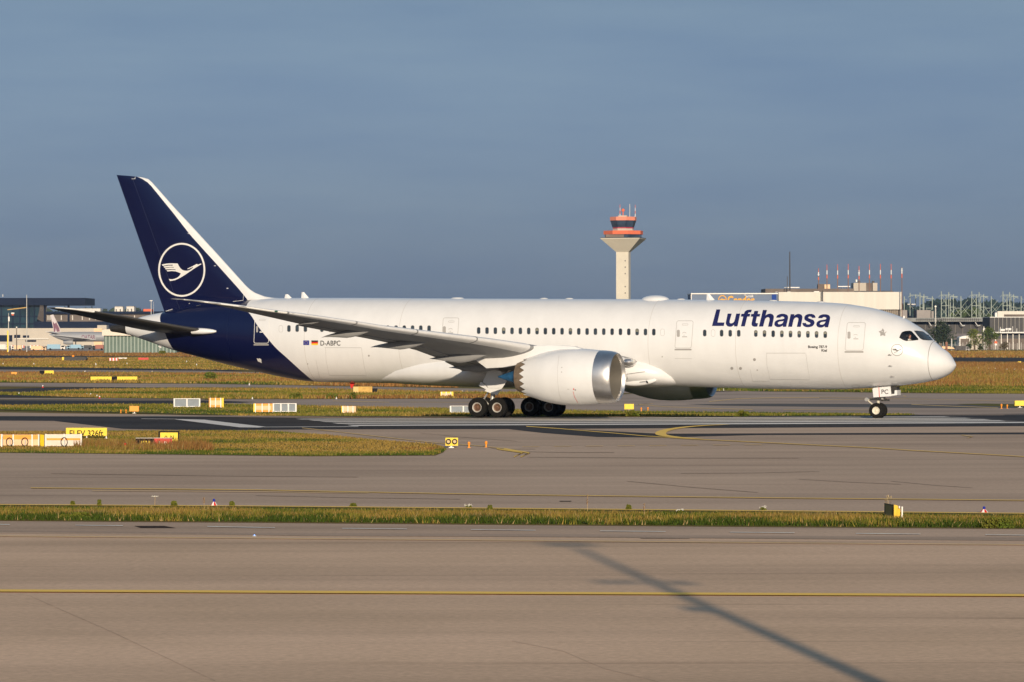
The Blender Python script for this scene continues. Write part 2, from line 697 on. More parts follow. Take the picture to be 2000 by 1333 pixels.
bo.solver = 'EXACT'
try:
    bo.material_mode = 'TRANSFER'
except Exception:
    pass
bpy.context.view_layer.update()
dg = bpy.context.evaluated_depsgraph_get()
me = D.meshes.new_from_object(fuse.evaluated_get(dg))
if len(me.polygons) > 500:
    fuse.modifiers.clear()
    fuse.data = me
    fuse.data.name = 'fuselage'
D.objects.remove(cb)
m = D.materials.new('clear_cockpit_glass')
m.use_nodes = True
nt = m.node_tree
tr = nt.nodes.new('ShaderNodeBsdfTransparent')
gl = nt.nodes.new('ShaderNodeBsdfGlossy')
gl.inputs['Roughness'].default_value = .04
ms = nt.nodes.new('ShaderNodeMixShader')
ms.inputs[0].default_value = .10
nt.links.new(tr.outputs[0], ms.inputs[1])
nt.links.new(gl.outputs[0], ms.inputs[2])
nt.links.new(ms.outputs[0], nt.nodes['Material Output'].inputs[0])
M_CLEAR = m
f = lay('cockpit_window', fill_mesh([WIN1, [(u + (1775 - u) * .07, v + (657.5 - v) * .09) for u, v in WIN1]], (4, 3)), fusmap(.012), M_DARK, air)
lay('pane', fill_mesh([[(u + (1775 - u) * .07, v + (657.5 - v) * .09) for u, v in WIN1]], (4, 3)), fusmap(.006), M_CLEAR, f)
f = lay('cockpit_window', fill_mesh([WIN2], (4, 3)), fusmap(.010), M_DARK, air)
lay('pane', fill_mesh([[(u + (1804 - u) * .09, v + (657.5 - v) * .12) for u, v in WIN2]], (4, 3)), fusmap(.018), M_GLASS, f)

# cabin windows
M_WFRAME = mat('window_surround', (.33, .32, .31), rough=.6)
winpx = [(935 + 16.29 * i, 647 + .143 * i) for i in range(22)]
winpx += [(1376.5, 651.8)] + [(1409.5, 652.1), (1426.3, 652.3), (1442.9, 652.4)]
winpx += [(1476.3 + 16.95 * i, 652.7 + .29 * i) for i in range(9)]
winpx += [(564.4 + 16.1 * i, 643 + .03 * i) for i in range(18) if i != 3]
M_SHADE = mat('window_blind_grey', (.19, .19, .15), rough=.6, var=.2, scale=2)
for i, (u, v) in enumerate(winpx):
    fr = lay('cabin_window', fill_mesh([rrect(u - 3.65, v - 6.9, u + 3.65, v + 6.9, 3.4)], (4, 3)), fusmap(.006), M_WFRAME, air)
    lay('pane', fill_mesh([rrect(u - 3.05, v - 6.2, u + 3.05, v + 6.2, 2.9)], (4, 3)), fusmap(.013), M_GLASS, fr)
    if 26 <= i <= 34 and i != 28 or i in (3, 7, 11, 19):
        lay('blind', fill_mesh([rrect(u - 2.5, v - 5.4, u + 2.5, v - (0 if i % 2 else 1.2), 1.2)], (4, 3)), fusmap(.018), M_SHADE, fr)
for u, v in ((1294, 650.5), (1392.8, 652), (548.6, 643.5)):
    a, b_ = rrect(u - 4, v - 7, u + 4, v + 7, 3.8), rrect(u - 3.4, v - 6.4, u + 3.4, v + 6.4, 3.2)
    lay('window_plug', fill_mesh([a, b_], (4, 3)), fusmap(.007), M_LINE, air)


def door(u0, v0, u1, v1, lean, white=False, win=None, low=True):
    """door between the pixel columns; lean shifts its foot sideways"""
    def sk(lp):
        return [(u - lean * (v - v0) / (v1 - v0), v) for u, v in lp]
    o, i_ = sk(rrect(u0, v0, u1, v1, 4)), sk(rrect(u0 + .9, v0 + .9, u1 - .9, v1 - .9, 3.2))
    d = lay('door', fill_mesh([o, i_], GR), fusmap(.010), M_WLOGO if white else M_LINE, air)
    um = (u0 + u1) / 2 - lean * .35
    h = fill_mesh([rrect(um - 5.5 + lean * .3, v0 + 6, um + 6.5 + lean * .3, v0 + 9.5, 1.7), rrect(um - 4.9 + lean * .3, v0 + 6.6, um + 5.9 + lean * .3, v0 + 8.9, 1.2)], GR)
    lay('vent_hatch', h, fusmap(.010), M_LINE, d)
    hm = (v0 + v1) / 2
    lay('handle', fill_mesh([rrect(um - 4.5, hm + 3.6, um + 5.5, hm + 5.6, 1), line_loop([(um - 4, hm - 2.4), (um, hm - 4.4), (um + 4, hm - 2.4)], 1.0), rrect(um - 2, hm + 1, um + 1, hm + 2, .5)], GR), fusmap(.012), M_LINE if not white else M_WLOGO, d)
    if win:
        fr = lay('door_window', fill_mesh([rrect(win[0] - 2.9, win[1] - 6.8, win[0] + 2.9, win[1] + 6.8, 2.2)], GR), fusmap(.012), M_WFRAME, d)
    if low:
        lay('sill_plate', fill_mesh([[(u0 - lean, v1 + 1.2), (u1 - lean, v1 + 1.2), (u1 - lean, v1 + 4), (u0 - lean, v1 + 4)]], GR), fusmap(.012), M_SEAM, d)
    return d


door(1654.5, 631.0, 1691, 686, 4.6, win=(1658.3, 656))
door(1321.5, 627.5, 1354.5, 681.5, 3.8, win=(1325, 652.5))
door(865.5, 621.8, 897, 672, 3.6, win=(868, 645.5), low=False)
door(497.5, 618.5, 527, 672, 2.0, white=True)
lay('tail_door_window', fill_mesh([rrect(500.5, 638, 504.3, 650.5, 1.8)], GR), fusmap(.02), M_WFRAME, air)

for s_ in (7.3, 14.4, 20.6, 38.9, 46.1, 52.4):
    loft([[tuple(Vector(p) + Vector((0, p[1] * .0012, (p[2] - 4.9) * .0012))) for p in fus_ring(s_ + k)] for k in (-.02, .02)], caps=False).build('section_joint', mat('joint_grey', (.56, .55, .54), rough=.6) if s_ < 45 else M_BLUE if s_ > 52 else mat('joint_grey', (.56, .55, .54)), air, smooth=True)
# cargo doors and service hatches: thin seams
def seam(pts, w=.55, name='panel_seam', m_=None, off=.009):
    return lay(name, fill_mesh([line_loop(pts, w)], GR), fusmap(off), m_ or M_LINE, air)


lay('cargo_door', fill_mesh([line_loop([(1497, 691), (1573, 691)], .9), line_loop([(1497, 691.5), (1498, 715), (1504, 742), (1582, 743), (1578, 722), (1574, 691.5)], .5)], GR), fusmap(.009), M_LINE, air)
lay('cargo_door', fill_mesh([line_loop([(634, 680.3), (706, 680.5)], .9), line_loop([(636, 681), (637, 705), (643, 734), (716, 735), (711, 715), (706, 681)], .5)], GR), fusmap(.009), M_LINE, air)
seam([(1318, 701.5), (1352, 701.8)], .6)
seam([(617, 704), (624, 738)], .45)
seam([(1465, 722), (1470, 746), (1503, 746)], .4)
hat = []
for u, v, r in ((1429.5, 720.5, 2.9), (1446.3, 720.8, 2.9), (1473.6, 703.6, 2.9), (1479, 724, 1.2), (720.5, 696, 1.8), (601, 712, 1.1), (1293.5, 698, 1.2), (1227, 721.5, 2.7)):
    lay('vent_port', fill_mesh([circ(u, v, r, 14)], GR), fusmap(.012), M_CORE if r > 2.6 and u < 1300 else M_SEAM, air)
lay('belly_hatch', fill_mesh([circ(1671.5, 755.5, 8, 24, 3.2), circ(1671.5, 755.5, 7.5, 24, 2.8)], GR), fusmap(.009), M_LINE, air)
for u, v in ((1737, 694), (1738, 715.5), (1742, 736)):
    p = Vector(fus(u, v, .0))
    MB().cyl(p, p + Vector((0, -.13, -.02)), .05, .04, 8).cyl(p + Vector((0, -.12, 0)), p + Vector((.22, -.15, -.03)), .025, .012, 6).build('pitot_probe', M_SEAM, air)

# ---- lettering and emblems on the flank
def zl(pts):
    return [(1380 + x / 7.692, 590 + y / 7.692) for x, y in pts]


GLYPH = {
    'L': [[(148, 123), (208, 123), (165, 318), (270, 318), (260, 370), (82, 370)]],
    'u': [[(318, 185), (378, 185), (350, 288), (346, 308), (352, 326), (368, 333), (390, 327), (410, 312), (422, 290), (447, 185), (507, 185), (465, 376), (412, 376), (416, 352), (392, 372), (366, 382), (335, 381), (308, 368), (293, 345), (290, 318), (297, 285)]],
    'f': [[(525, 188), (563, 188), (570, 165), (582, 148), (604, 134), (635, 127), (680, 127), (671, 167), (646, 167), (632, 171), (625, 180), (622, 188), (657, 188), (648, 230), (612, 230), (577, 376), (517, 376), (552, 230), (516, 230)]],
    't': [[(674, 190), (706, 190), (720, 145), (778, 145), (768, 190), (808, 190), (799, 230), (758, 230), (740, 305), (740, 322), (750, 329), (774, 329), (763, 378), (735, 382), (705, 379), (684, 366), (676, 345), (680, 315), (700, 230), (664, 230)]],
    'h': [[(848, 131), (909, 131), (886, 214), (910, 196), (938, 186), (968, 186), (995, 198), (1010, 220), (1012, 245), (1005, 280), (985, 381), (925, 381), (947, 285), (949, 258), (940, 243), (920, 238), (899, 246), (884, 262), (876, 282), (851, 379), (788, 379)]],
    'a': [[(1047, 246), (1054, 222), (1072, 204), (1102, 192), (1140, 187), (1180, 191), (1208, 203), (1223, 222), (1227, 246), (1219, 285), (1205, 345), (1196, 383), (1145, 383), (1148, 362), (1126, 378), (1096, 388), (1062, 387), (1034, 374), (1019, 350), (1020, 322), (1036, 297), (1062, 282), (1095, 274), (1140, 269), (1162, 264), (1170, 250), (1163, 235), (1142, 228), (1118, 233), (1107, 247)],
          [(1158, 296), (1130, 300), (1100, 303), (1080, 313), (1070, 328), (1077, 342), (1098, 346), (1125, 340), (1146, 324)]],
    'n': [[(1265, 194), (1322, 194), (1317, 219), (1340, 200), (1368, 190), (1400, 191), (1426, 203), (1440, 224), (1441, 250), (1434, 290), (1415, 384), (1357, 384), (1379, 288), (1381, 262), (1370, 246), (1350, 241), (1328, 250), (1313, 268), (1306, 288), (1285, 383), (1225, 383)]],
    's': [[(1638, 248), (1585, 250), (1578, 236), (1556, 228), (1534, 233), (1527, 245), (1538, 257), (1565, 266), (1598, 278), (1619, 298), (1624, 325), (1612, 355), (1588, 376), (1550, 388), (1505, 389), (1468, 378), (1446, 355), (1441, 325), (1493, 325), (1500, 342), (1524, 350), (1550, 346), (1562, 333), (1554, 320), (1530, 309), (1495, 294), (1473, 274), (1467, 246), (1480, 216), (1506, 198), (1545, 189), (1590, 191), (1622, 207), (1636, 228)]],
}


def soften(lp, ang=42):
    """round the traced curves but keep the real corners"""
    out = []
    n = len(lp)
    for i in range(n):
        p0, p1, p2 = lp[i - 1], lp[i], lp[(i + 1) % n]
        a = math.atan2(p1[1] - p0[1], p1[0] - p0[0])
        b = math.atan2(p2[1] - p1[1], p2[0] - p1[0])
        d = abs((b - a + math.pi) % (2 * math.pi) - math.pi)
        if d > math.radians(ang):
            out.append(p1)
        else:
            out.append((.78 * p1[0] + .22 * p0[0], .78 * p1[1] + .22 * p0[1]))
            out.append((.78 * p1[0] + .22 * p2[0], .78 * p1[1] + .22 * p2[1]))
    return out


loops = []
for ch in 'Lufthans':
    loops += [zl(soften(lp)) for lp in GLYPH[ch]]
loops += [zl(soften([(x + 631, y + 7) for x, y in lp])) for lp in GLYPH['a']]
lay('airline_name_lettering', fill_mesh(loops, GR), fusmap(.014), M_NAVYTXT, air)
lay('registration_lettering', text_px('D-ABPC', 626, 666.5, 665, 676.4, .12, GR), fusmap(.012), M_BLACKTXT, air)
lay('type_lettering', text_px('Boeing 787-9', 1578.5, 676, 1615.3, 682.8, .3, GR), fusmap(.012), M_BLACKTXT, air)
lay('city_lettering', text_px('Kiel', 1604.5, 683.2, 1615.2, 688.3, .3, GR), fusmap(.012), M_BLACKTXT, air)
M_EUB = mat('flag_blue', (.01, .03, .25), rough=.5)
M_GOLD = mat('flag_gold', (.8, .5, .03), rough=.5)
M_FRED = mat('flag_red', (.6, .02, .01), rough=.5)
fl = lay('european_flag', fill_mesh([[(592.5, 666.2), (604, 666.2), (604, 675.2), (592.5, 675.2)]], GR), fusmap(.010), M_EUB, air)
lay('star_ring', fill_mesh([circ(598.2 + 2.9 * math.cos(k * math.pi / 6), 670.7 + 2.9 * math.sin(k * math.pi / 6), .42, 5) for k in range(12)], None), fusmap(.018), M_GOLD, fl)
fl = lay('german_flag', fill_mesh([[(608.3, 666.2), (621.3, 666.2), (621.3, 669.2), (608.3, 669.2)]], GR), fusmap(.010), M_BLACKTXT, air)
lay('red_band', fill_mesh([[(608.3, 669.2), (621.3, 669.2), (621.3, 672.2), (608.3, 672.2)]], GR), fusmap(.010), M_FRED, fl)
lay('gold_band', fill_mesh([[(608.3, 672.2), (621.3, 672.2), (621.3, 675.2), (608.3, 675.2)]], GR), fusmap(.010), M_GOLD, fl)
CRANE = [(248, 553), (290, 542), (340, 534), (430, 529), (545, 532), (556, 556), (572, 586), (596, 620), (630, 650), (662, 663), (700, 668), (740, 665), (772, 652), (800, 634), (836, 604), (828, 598), (735, 641), (724, 629), (830, 578), (905, 538), (920, 555), (980, 532), (987, 545), (930, 578), (860, 622), (760, 690), (680, 745), (590, 800), (500, 842), (405, 860), (380, 820), (440, 826), (495, 815), (545, 790), (582, 756), (604, 718), (566, 698), (510, 680), (430, 672), (355, 681), (338, 658), (430, 648), (512, 656), (500, 641), (420, 636), (325, 643), (308, 620), (400, 606), (475, 608), (468, 596), (390, 598), (300, 611), (281, 589), (370, 571), (457, 571), (447, 554), (360, 558), (270, 578)]


def zc_(pts):
    return [(290 + x / 9.521, 460 + y / 9.521) for x, y in pts]


cx0, cy0 = 355.2, 528.3
lo_ = [circ(1752.2, 685, 11.6, 40, 11.4), circ(1752.2, 685, 10.9, 40, 10.7)]
lo_ += [[(1752.2 + (u - cx0) * .242, 685.2 + (v - cy0) * .212) for u, v in zc_(CRANE)]]
lay('small_crane_emblem', fill_mesh(lo_, (5, 3)), fusmap(.014), M_BLACKTXT, air)
star = []
for k in range(5):
    a = math.radians(-90 + 72 * k)
    c0 = (1724.2 + 5.2 * math.cos(a), 651.2 + 5.2 * math.sin(a))
    for sgn in (1,):
        star.append([(c0[0] + 3.2 * math.cos(a + t), c0[1] + 3.2 * math.sin(a + t)) for t in (math.radians(0), math.radians(115), math.radians(160), math.radians(-115))])
lay('alliance_star_emblem', fill_mesh(star, None), fusmap(.012), M_SEAM, air)
lay('white_tail_emblem', fill_mesh([[(501.5, 701), (505, 702), (507, 700.8), (510.5, 703), (510.8, 708), (511.5, 710.4), (508, 708.6), (504, 707)]], (5, 3)), fusmap(.012), M_WLOGO, air)

# roof line: aerials, dome, beacon
def blade(u, v0, hpx, name='roof_aerial', w=.22):
    s, z = body(u, v0, 0)
    z = f_top(s) - .02
    h = hpx / 28.5
    sg = Vector(L(s, 0, z))
    loft([[tuple(sg + Vector((x * .30, y * .05, 0))) for x, y in ((1, 0), (0, 1), (-1, 0), (0, -1))],
          [tuple(sg + Vector((x * .10 - h * .42, y * .03, h))) for x, y in ((1, 0), (0, 1), (-1, 0), (0, -1))]]).build(name, M_WHITE, air)


blade(563, 583, 8)
blade(596, 583, 12)
blade(1388, 586, 12)
s0, z0 = body(1280, 586, 0)
MB().ball(L(s0, 0, f_top(s0) - .06), (1.0, .75, .34), 20, 10).build('satellite_dome', M_WHITE, air, smooth=True)
s0, z0 = body(893.5, 584, 0)
MB().ball(L(s0, 0, f_top(s0)), (.5, .3, .09), 12, 6).build('roof_fairing', M_WHITE, air, smooth=True)
for u in (1062, 1112, 1330, 1510, 1603):
    s0, z0 = body(u, 586, 0)
    MB().ball(L(s0, 0, f_top(s0)), (.3, .15, .07), 10, 6).build('low_roof_aerial', M_SLAT, air, smooth=True)
s0, z0 = body(1765.5, 622, 0)
MB().cyl(L(s0, 0, f_top(s0)), L(s0, 0, f_top(s0) + .16), .06, .03, 8).build('roof_aerial', M_WHITE, air)
s0, z0 = body(688, 749, 0)
q = [L(s0 - .28, .02, z0 + .1), L(s0 + .2, .02, z0 + .1), L(s0 + .1, .02, z0 - .38), L(s0 + .02, .02, z0 - .38)]
MB().prism(q, (0, .05, 0)).build('red_drain_mast', M_RED, air)
s0, z0 = body(500, 727, 0)
MB().cyl(L(s0, 0, z0 + .1), L(s0 + .05, 0, z0 - .12), .03, .02, 6).build('drain_mast', M_DARK, air)
s0, z0 = body(317, 678, 0)
MB().prism([L(s0, .1, z0 + .15), L(s0 + .3, .1, z0), L(s0 + .05, .1, z0 - .12)], (0, .04, 0)).build('tail_drain_mast', M_WHITE, air)

# tail cone end
loft([[tuple(Vector(p) * 1) for p in fus_ring(s)] for s in (61.2, 61.5, 62, 62.45)], caps=True)
b = MB()
rg = []
for s, k in ((61.25, 1.03), (61.6, 1.05), (62.1, 1.08), (62.5, 1.12), (62.62, 1.02), (62.6, .8), (62.2, .7)):
    r = fus_ring(min(s, 62.5), 32)
    c = sum((Vector(p) for p in r), Vector()) / len(r)
    rg.append([tuple(Vector((XN - s, 0, c.z)) + (Vector((0, p[1], p[2])) - Vector((0, 0, c.z))) * k) for p in r])
loft(rg).build('tail_exhaust', M_DARK, air, smooth=True)

# ---- vertical fin
OUT = [(545, 583.5), (536, 583.2), (518, 580.5), (499, 573.5), (488, 566.5), (479, 558), (430, 503.5), (382, 451), (340, 406), (305, 366.5), (296.5, 357), (290, 351), (280, 348), (268, 346.3), (250, 344.5), (229, 343)]
INN = [(492, 598), (486, 587.5), (467.6, 565), (421.6, 513), (376, 462.5), (340, 417), (302, 371), (294, 361), (285, 354), (276, 349), (268, 346.6)]
TEE = [(322, 612), (228, 343)]
po = sorted((body(u, v, 0)[::-1] for u, v in OUT))
pi_ = sorted((body(u, v, 0)[::-1] for u, v in INN))
pt_ = sorted((body(u, v, 0)[::-1] for u, v in TEE))
zt = po[-1][0]


def fin_le(z):
    return float(np.interp(z, [p[0] for p in po], [p[1] for p in po]))


def fin_in(z):
    return float(np.interp(z, [p[0] for p in pi_], [p[1] for p in pi_]))


def fin_te(z):
    (z0, s0), (z1, s1) = pt_
    return s0 + (s1 - s0) * (z - z0) / (z1 - z0)


def fin_y(s, z):
    a, b_ = fin_le(z), fin_te(z)
    c = max(b_ - a, .05)
    x = min(max((s - a) / c, 0), 1)
    tt = min(.10 * c, .62) * min(1, .45 + .1 * (z - 8)) if z < 13.5 else .10 * c
    return tt * 5 * (.2969 * math.sqrt(x) - .126 * x - .3516 * x * x + .2843 * x**3 - .1015 * x**4) + .012


fz = sorted(set([6.6, 7.2, 7.8] + [round(p[0], 3) for p in po] + [round(x, 3) for x in np.linspace(8.2, zt - .05, 34)]))
fz = [z for z in fz if z < zt - .002] + [zt]
NB, NW = 14, 8
w_rows, b_rows = [], []
for z in fz:
    a, e = fin_le(z), fin_te(z)
    i_ = min(max(fin_in(z), a + .02), e - .02)
    if z >= pi_[-1][0]:
        i_ = a + .01
    row = [a + (i_ - a) * (k / NW) ** 1.6 for k in range(NW + 1)]
    w_rows.append([L(s, -fin_y(s, z), z) for s in row[::-1]] + [L(s, fin_y(s, z), z) for s in row[1:]])
    row = [i_ + (e - i_) * k / NB for k in range(NB + 1)]
    b_rows.append([L(s, fin_y(s, z), z) for s in row] + [L(s, -fin_y(s, z), z) for s in row[::-1]])
fin = loft(b_rows, closed=True).build('vertical_fin', M_BLUE, air, smooth=True)
loft(w_rows, closed=False, caps=False).build('fin_leading_edge', M_WHITE, fin, smooth=True)


def finmap(off):
    def g(u, v):
        y = .3
        for _ in range(8):
            s, z = body(u, v, y)
            y = fin_y(s, z)
        return L(s, y + off, z)
    return g


lay('crane_emblem', fill_mesh([circ(355.2, 528.3, 46.0, 64, 52.6), circ(355.2, 528.3, 42.6, 64, 49.2), zc_(CRANE)], (8, 8)), finmap(.02), M_WLOGO, fin)
lay('fin_fitting', fill_mesh([[(257, 350.2), (263, 350.2), (264.4, 346.6), (264.9, 346.6), (264.4, 350.9), (257, 350.9)], circ(368.5, 457.3, 2, 8, .6), circ(420, 520.4, 2.2, 8, .6), circ(444.5, 564.5, 2, 8, 1)], None), finmap(.02), M_SLAT, fin)
lay('rudder_seam', fill_mesh([line_loop([(258, 347), (352, 607)], .5)], (20, 8)), finmap(.014), mat('seam_navy', (.03, .035, .07), rough=.5), fin)
lay('fin_root_seal', fill_mesh([line_loop([(455, 590.2), (475, 588)], .9), line_loop([(475, 588), (477, 561)], .5)], (8, 8)), finmap(.02), M_SLAT, fin)
lay('tail_root_seal', fill_mesh([line_loop([(324, 610), (342, 604.5), (360, 601.5), (371, 593.5)], 1.1), line_loop([(384, 599), (396, 597)], .8)], (6, 3)), lambda u, v: (lambda p: (p[0], p[1] - .03, p[2]))(fus(u, v, .03)) if v > 596 else finmap(.02)(u, v), M_SLAT, air)

# ---- wings and tailplane
def naca(x):
    return 5 * (.2969 * math.sqrt(x) - .126 * x - .3516 * x * x + .2843 * x**3 - .1015 * x**4)


XS = [0, .004, .012, .03, .06, .1, .16, .24, .34, .46, .6, .74, .88, 1.0]


def wing_ring(st, side, grow=0.0, upto=None, low=None):
    y, sl, st_, zl_, zt_, th = st
    c = st_ - sl

    def P(x, sg):
        z = zl_ + (zt_ - zl_) * x + sg * (naca(x) * th + .006) * (1.0 if sg > 0 else (.95 + .25 * math.exp(-((x - .35) / .25) ** 2))) + (0.03 * th * math.sin(math.pi * x))
        return sl + c * x, z
    if upto is None:
        up = [P(x, 1) for x in XS]
        lo = [P(x, -1) for x in XS[::-1]]
        pts = up + lo[:-1]
    else:
        up = [P(x, 1) for x in XS if x <= upto][::-1]
        lo = [P(x, -1) for x in XS if x <= low][1:]
        pts = up + lo
        cz = zl_
        pts = [(s - grow * (1 if i in range(len(up) - 4, len(up) + 4) else .3), z + (grow if z > cz else -grow)) for i, (s, z) in enumerate(pts)]
    return [L(s, y * side, z) for s, z in pts]


LE_PX = [(354, 585.5), (372, 587.5), (430, 594), (490, 601), (520, 606), (560, 610.5), (680, 626.5), (749, 638), (850, 650), (960, 663), (1027, 672), (1075, 680), (1235, 701)]
TE_PX = [(354, 586.5), (390, 592), (430, 600), (490, 614), (512, 618.5), (582, 635), (669, 651), (738.6, 664), (776, 671.5), (806, 680), (847, 693), (869, 703), (895, 716), (913, 727)]


def z_on(px, s_, y):
    """height of the point (s, y) whose image lies on the measured outline px"""
    lo, hi = 300.0, 1300.0
    for _ in range(40):
        mid = (lo + hi) / 2
        if body(mid, 640, y)[0] > s_:
            lo = mid
        else:
            hi = mid
    return body(lo, float(np.interp(lo, [p[0] for p in px], [p[1] for p in px])), y)[1]


PLAN = [(3, 21.7, 33.9, 1.35), (4.5, 22.65, 33.5, 1.2), (6, 23.6, 33.2, 1.05), (8, 24.85, 32.8, .9), (9.73, 25.9, 32.5, .80), (12, 27.35, 33.15, .66), (14, 28.6, 33.95, .57), (16, 29.9, 34.75, .50), (18, 31.15, 35.65, .44), (20, 32.4, 36.55, .38), (22, 33.7, 37.5, .33), (24, 34.95, 38.5, .29), (26, 36.3, 39.6, .24),
        (27.2, 37.3, 40.3, .20), (28.3, 38.6, 41.15, .16), (29.2, 40.0, 42.0, .11), (29.8, 41.3, 42.6, .07), (30.05, 42.2, 42.9, .04)]
WST = []
for y_, a_, b_, th_ in PLAN:
    WST.append((y_, a_, b_, z_on(LE_PX, a_, y_) - .22 * th_, z_on(TE_PX, b_, y_) + .05, th_))
print('wing', [(w[0], round(w[3], 2), round(w[4], 2)) for w in WST])
WST = [(1.5, 20.8, 34.0, WST[0][3] - .05, WST[0][4] - .05, 1.45)] + WST


def wst(y):
    xs = [s[0] for s in WST]
    return tuple([y] + [float(np.interp(y, xs, [s[k] for s in WST])) for k in range(1, 6)])


M_UNDER = mat('bay_grey', (.2, .2, .2), rough=.6)
for side in (1, -1):
    wg = loft([wing_ring(s, side) for s in WST]).build('wing', M_WING, air, smooth=True, angle=50)
    for ya, yb in ((3.3, 8.6), (10.3, 13.9), (14.0, 17.9), (18.0, 21.9), (22.0, 26.2)):
        n = 6
        loft([wing_ring(wst(ya + (yb - ya) * k / n), side, .02, .16, .10) for k in range(n + 1)], closed=False, caps=False).build('leading_edge_slat', M_SLAT, wg, smooth=True, angle=60)
    n = 8
    loft([wing_ring(wst(26.3 + (30.0 - 26.3) * k / n), side, .012, .24, .06) for k in range(n + 1)], closed=False, caps=False).build('raked_wingtip_edge', M_WLOGO, wg, smooth=True, angle=60)
    # flaps a little below the trailing edge
    for ya, yb, dn in ((3.4, 9.6, .12), (10.6, 22.3, .07)):
        rr = []
        for k in range(7):
            y = ya + (yb - ya) * k / 6
            _, sl, st_, z1, z2, th = wst(y)
            c = (st_ - sl) * .17
            rr.append([L(st_ - c, y * side, z2 + .10), L(st_ + .12, y * side, z2 - dn - .02), L(st_ + .12, y * side, z2 - dn - .05), L(st_ - c * .5, y * side, z2 - .14), L(st_ - c, y * side, z2 - .10)])
        loft(rr).build('trailing_edge_flap', M_WING, wg)
    for y, ln, r_, tipx in ((6.6, 4.0, .32, None), (10.9, 4.4, .34, (839, 702)), (15.3, 4.2, .31, (724, 679.5)), (20.0, 3.6, .26, (628, 660.5)), (23.6, 1.8, .12, (583, 636))):
        _, sl, st_, z1, z2, th = wst(y)
        ts, tz = body(*tipx, y) if tipx else (st_ + .5, z2 - .25)
        over = ts - st_
        rg = []
        for k in range(13):
            t = k / 12
            s = st_ + over - ln * (1 - t)
            zw = z2 + (z1 - z2) * (st_ - s) / (st_ - sl) - .06 * th * (1 - t) - .28 * r_ * math.sin(math.pi * t)
            zz = zw * (1 - t ** 2) + tz * t ** 2 - r_ * .35 * math.sin(math.pi * min(1, t * 1.05)) - .28 * th * math.sin(math.pi * min(1, (st_ - s) / (st_ - sl))) * (1 - t)
            rr_ = r_ * max(.04, math.sin(math.pi * (t * .92 + .03)) ** .8) if t < .55 else r_ * max(.03, (1 - (t - .5) / .5 * .97))
            rg.append([L(s, y * side + rr_ * .62 * math.sin(a), zz + rr_ * math.cos(a)) for a in [2 * math.pi * q_ / 12 for q_ in range(12)]])
        loft(rg).build('flap_track_fairing', M_WING, wg, smooth=True)
    p = Vector(L(37.0, 27.0 * side, wst(27.0)[3]))
    MB().ball(p, (.12, .10, .05), 8, 6).build('navigation_light', mat('green_light_lens' if side > 0 else 'red_light_lens', (.03, .14, .07) if side > 0 else (.5, .03, .02), rough=.2), wg)
    p = Vector(L(21.85, 3.25 * side, wst(3.2)[3]))
    MB().ball(p, (.5, .5, .3), 14, 8).build('wing_root_glove', M_METAL, wg, smooth=True)
    MB().ball(p + Vector((.33, -.22 * side, .05)), (.16, .18, .15), 10, 6).build('landing_light', mat('lamp_lens', (.85, .85, .8), rough=.1, metal=.6), wg, smooth=True)

TST = [(.6, 52.9, 58.3, 5.72, 5.80, .48), (1.6, 53.75, 58.8, 5.83, 5.9, .46), (3, 54.9, 59.4, 6.07, 6.12, .40), (5, 56.5, 60.4, 6.48, 6.52, .34), (7, 58.1, 61.3, 6.92, 6.94, .27), (8.6, 59.5, 62.0, 7.25, 7.26, .2), (9.4, 60.5, 62.3, 7.41, 7.42, .13), (9.8, 61.4, 62.45, 7.5, 7.5, .07), (9.9, 61.9, 62.5, 7.52, 7.52, .03)]
for side in (1, -1):
    tl = loft([wing_ring(s, side) for s in TST]).build('tailplane', M_STAB, air, smooth=True, angle=50)
    loft([wing_ring(s, side, .01, .24, .06) for s in TST[-4:]], closed=False, caps=False).build('tailplane_tip_edge', M_WLOGO, tl, smooth=True)
    rg = []
    for k in range(9):
        t = k / 8
        r_ = .27 * math.sqrt(math.sin(math.pi * min(.5, t * .62 + .02)))
        rg.append([L(53.3 + 1.7 * t, side * (1.95 + .35 * t) + r_ * math.sin(a) * 1.1, 5.86 + .02 * t + r_ * .85 * math.cos(a)) for a in [2 * math.pi * q_ / 14 for q_ in range(14)]])
    loft(rg).build('tailplane_root_fairing', M_WHITE, tl, smooth=True)

# ---- belly fairing between the wings
BF = [(18.9, .9, 2.6, .30), (19.3, 1.9, 2.75, .62), (19.9, 2.5, 2.9, .86), (20.8, 2.9, 3.05, 1.07), (22, 3.14, 3.15, 1.18), (24, 3.28, 3.2, 1.25), (28, 3.3, 3.2, 1.28), (32, 3.2, 3.2, 1.27), (35, 2.98, 3.2, 1.22), (37.5, 2.6, 3.15, 1.1), (39.5, 2.1, 3.05, .9), (41, 1.4, 2.85, .6)]
rg = []
for s, w_, zc, hh in BF:
    r = []
    for i in range(48):
        a = 2 * math.pi * i / 48
        ca, sa = math.cos(a), math.sin(a)
        e = .84
        r.append(L(s, w_ * .975 * math.copysign(abs(sa) ** e, sa), zc + hh * math.copysign(abs(ca) ** e, ca)))
    rg.append(r)
bf = loft(rg).build('belly_fairing', M_WHITE, air, smooth=True)


def bfmap(off):
    def g(u, v):
        y = 3.2
        for _ in range(10):
            s, z = body(u, v, y)
            w_, zc, hh = lerp_tab(BF, s)
            q = abs((z - zc) / hh)
            y = max(w_ * (max(0, 1 - min(q, 1) ** (2 / .84))) ** .42, .3)
        return L(s, y + off, z)
    return g


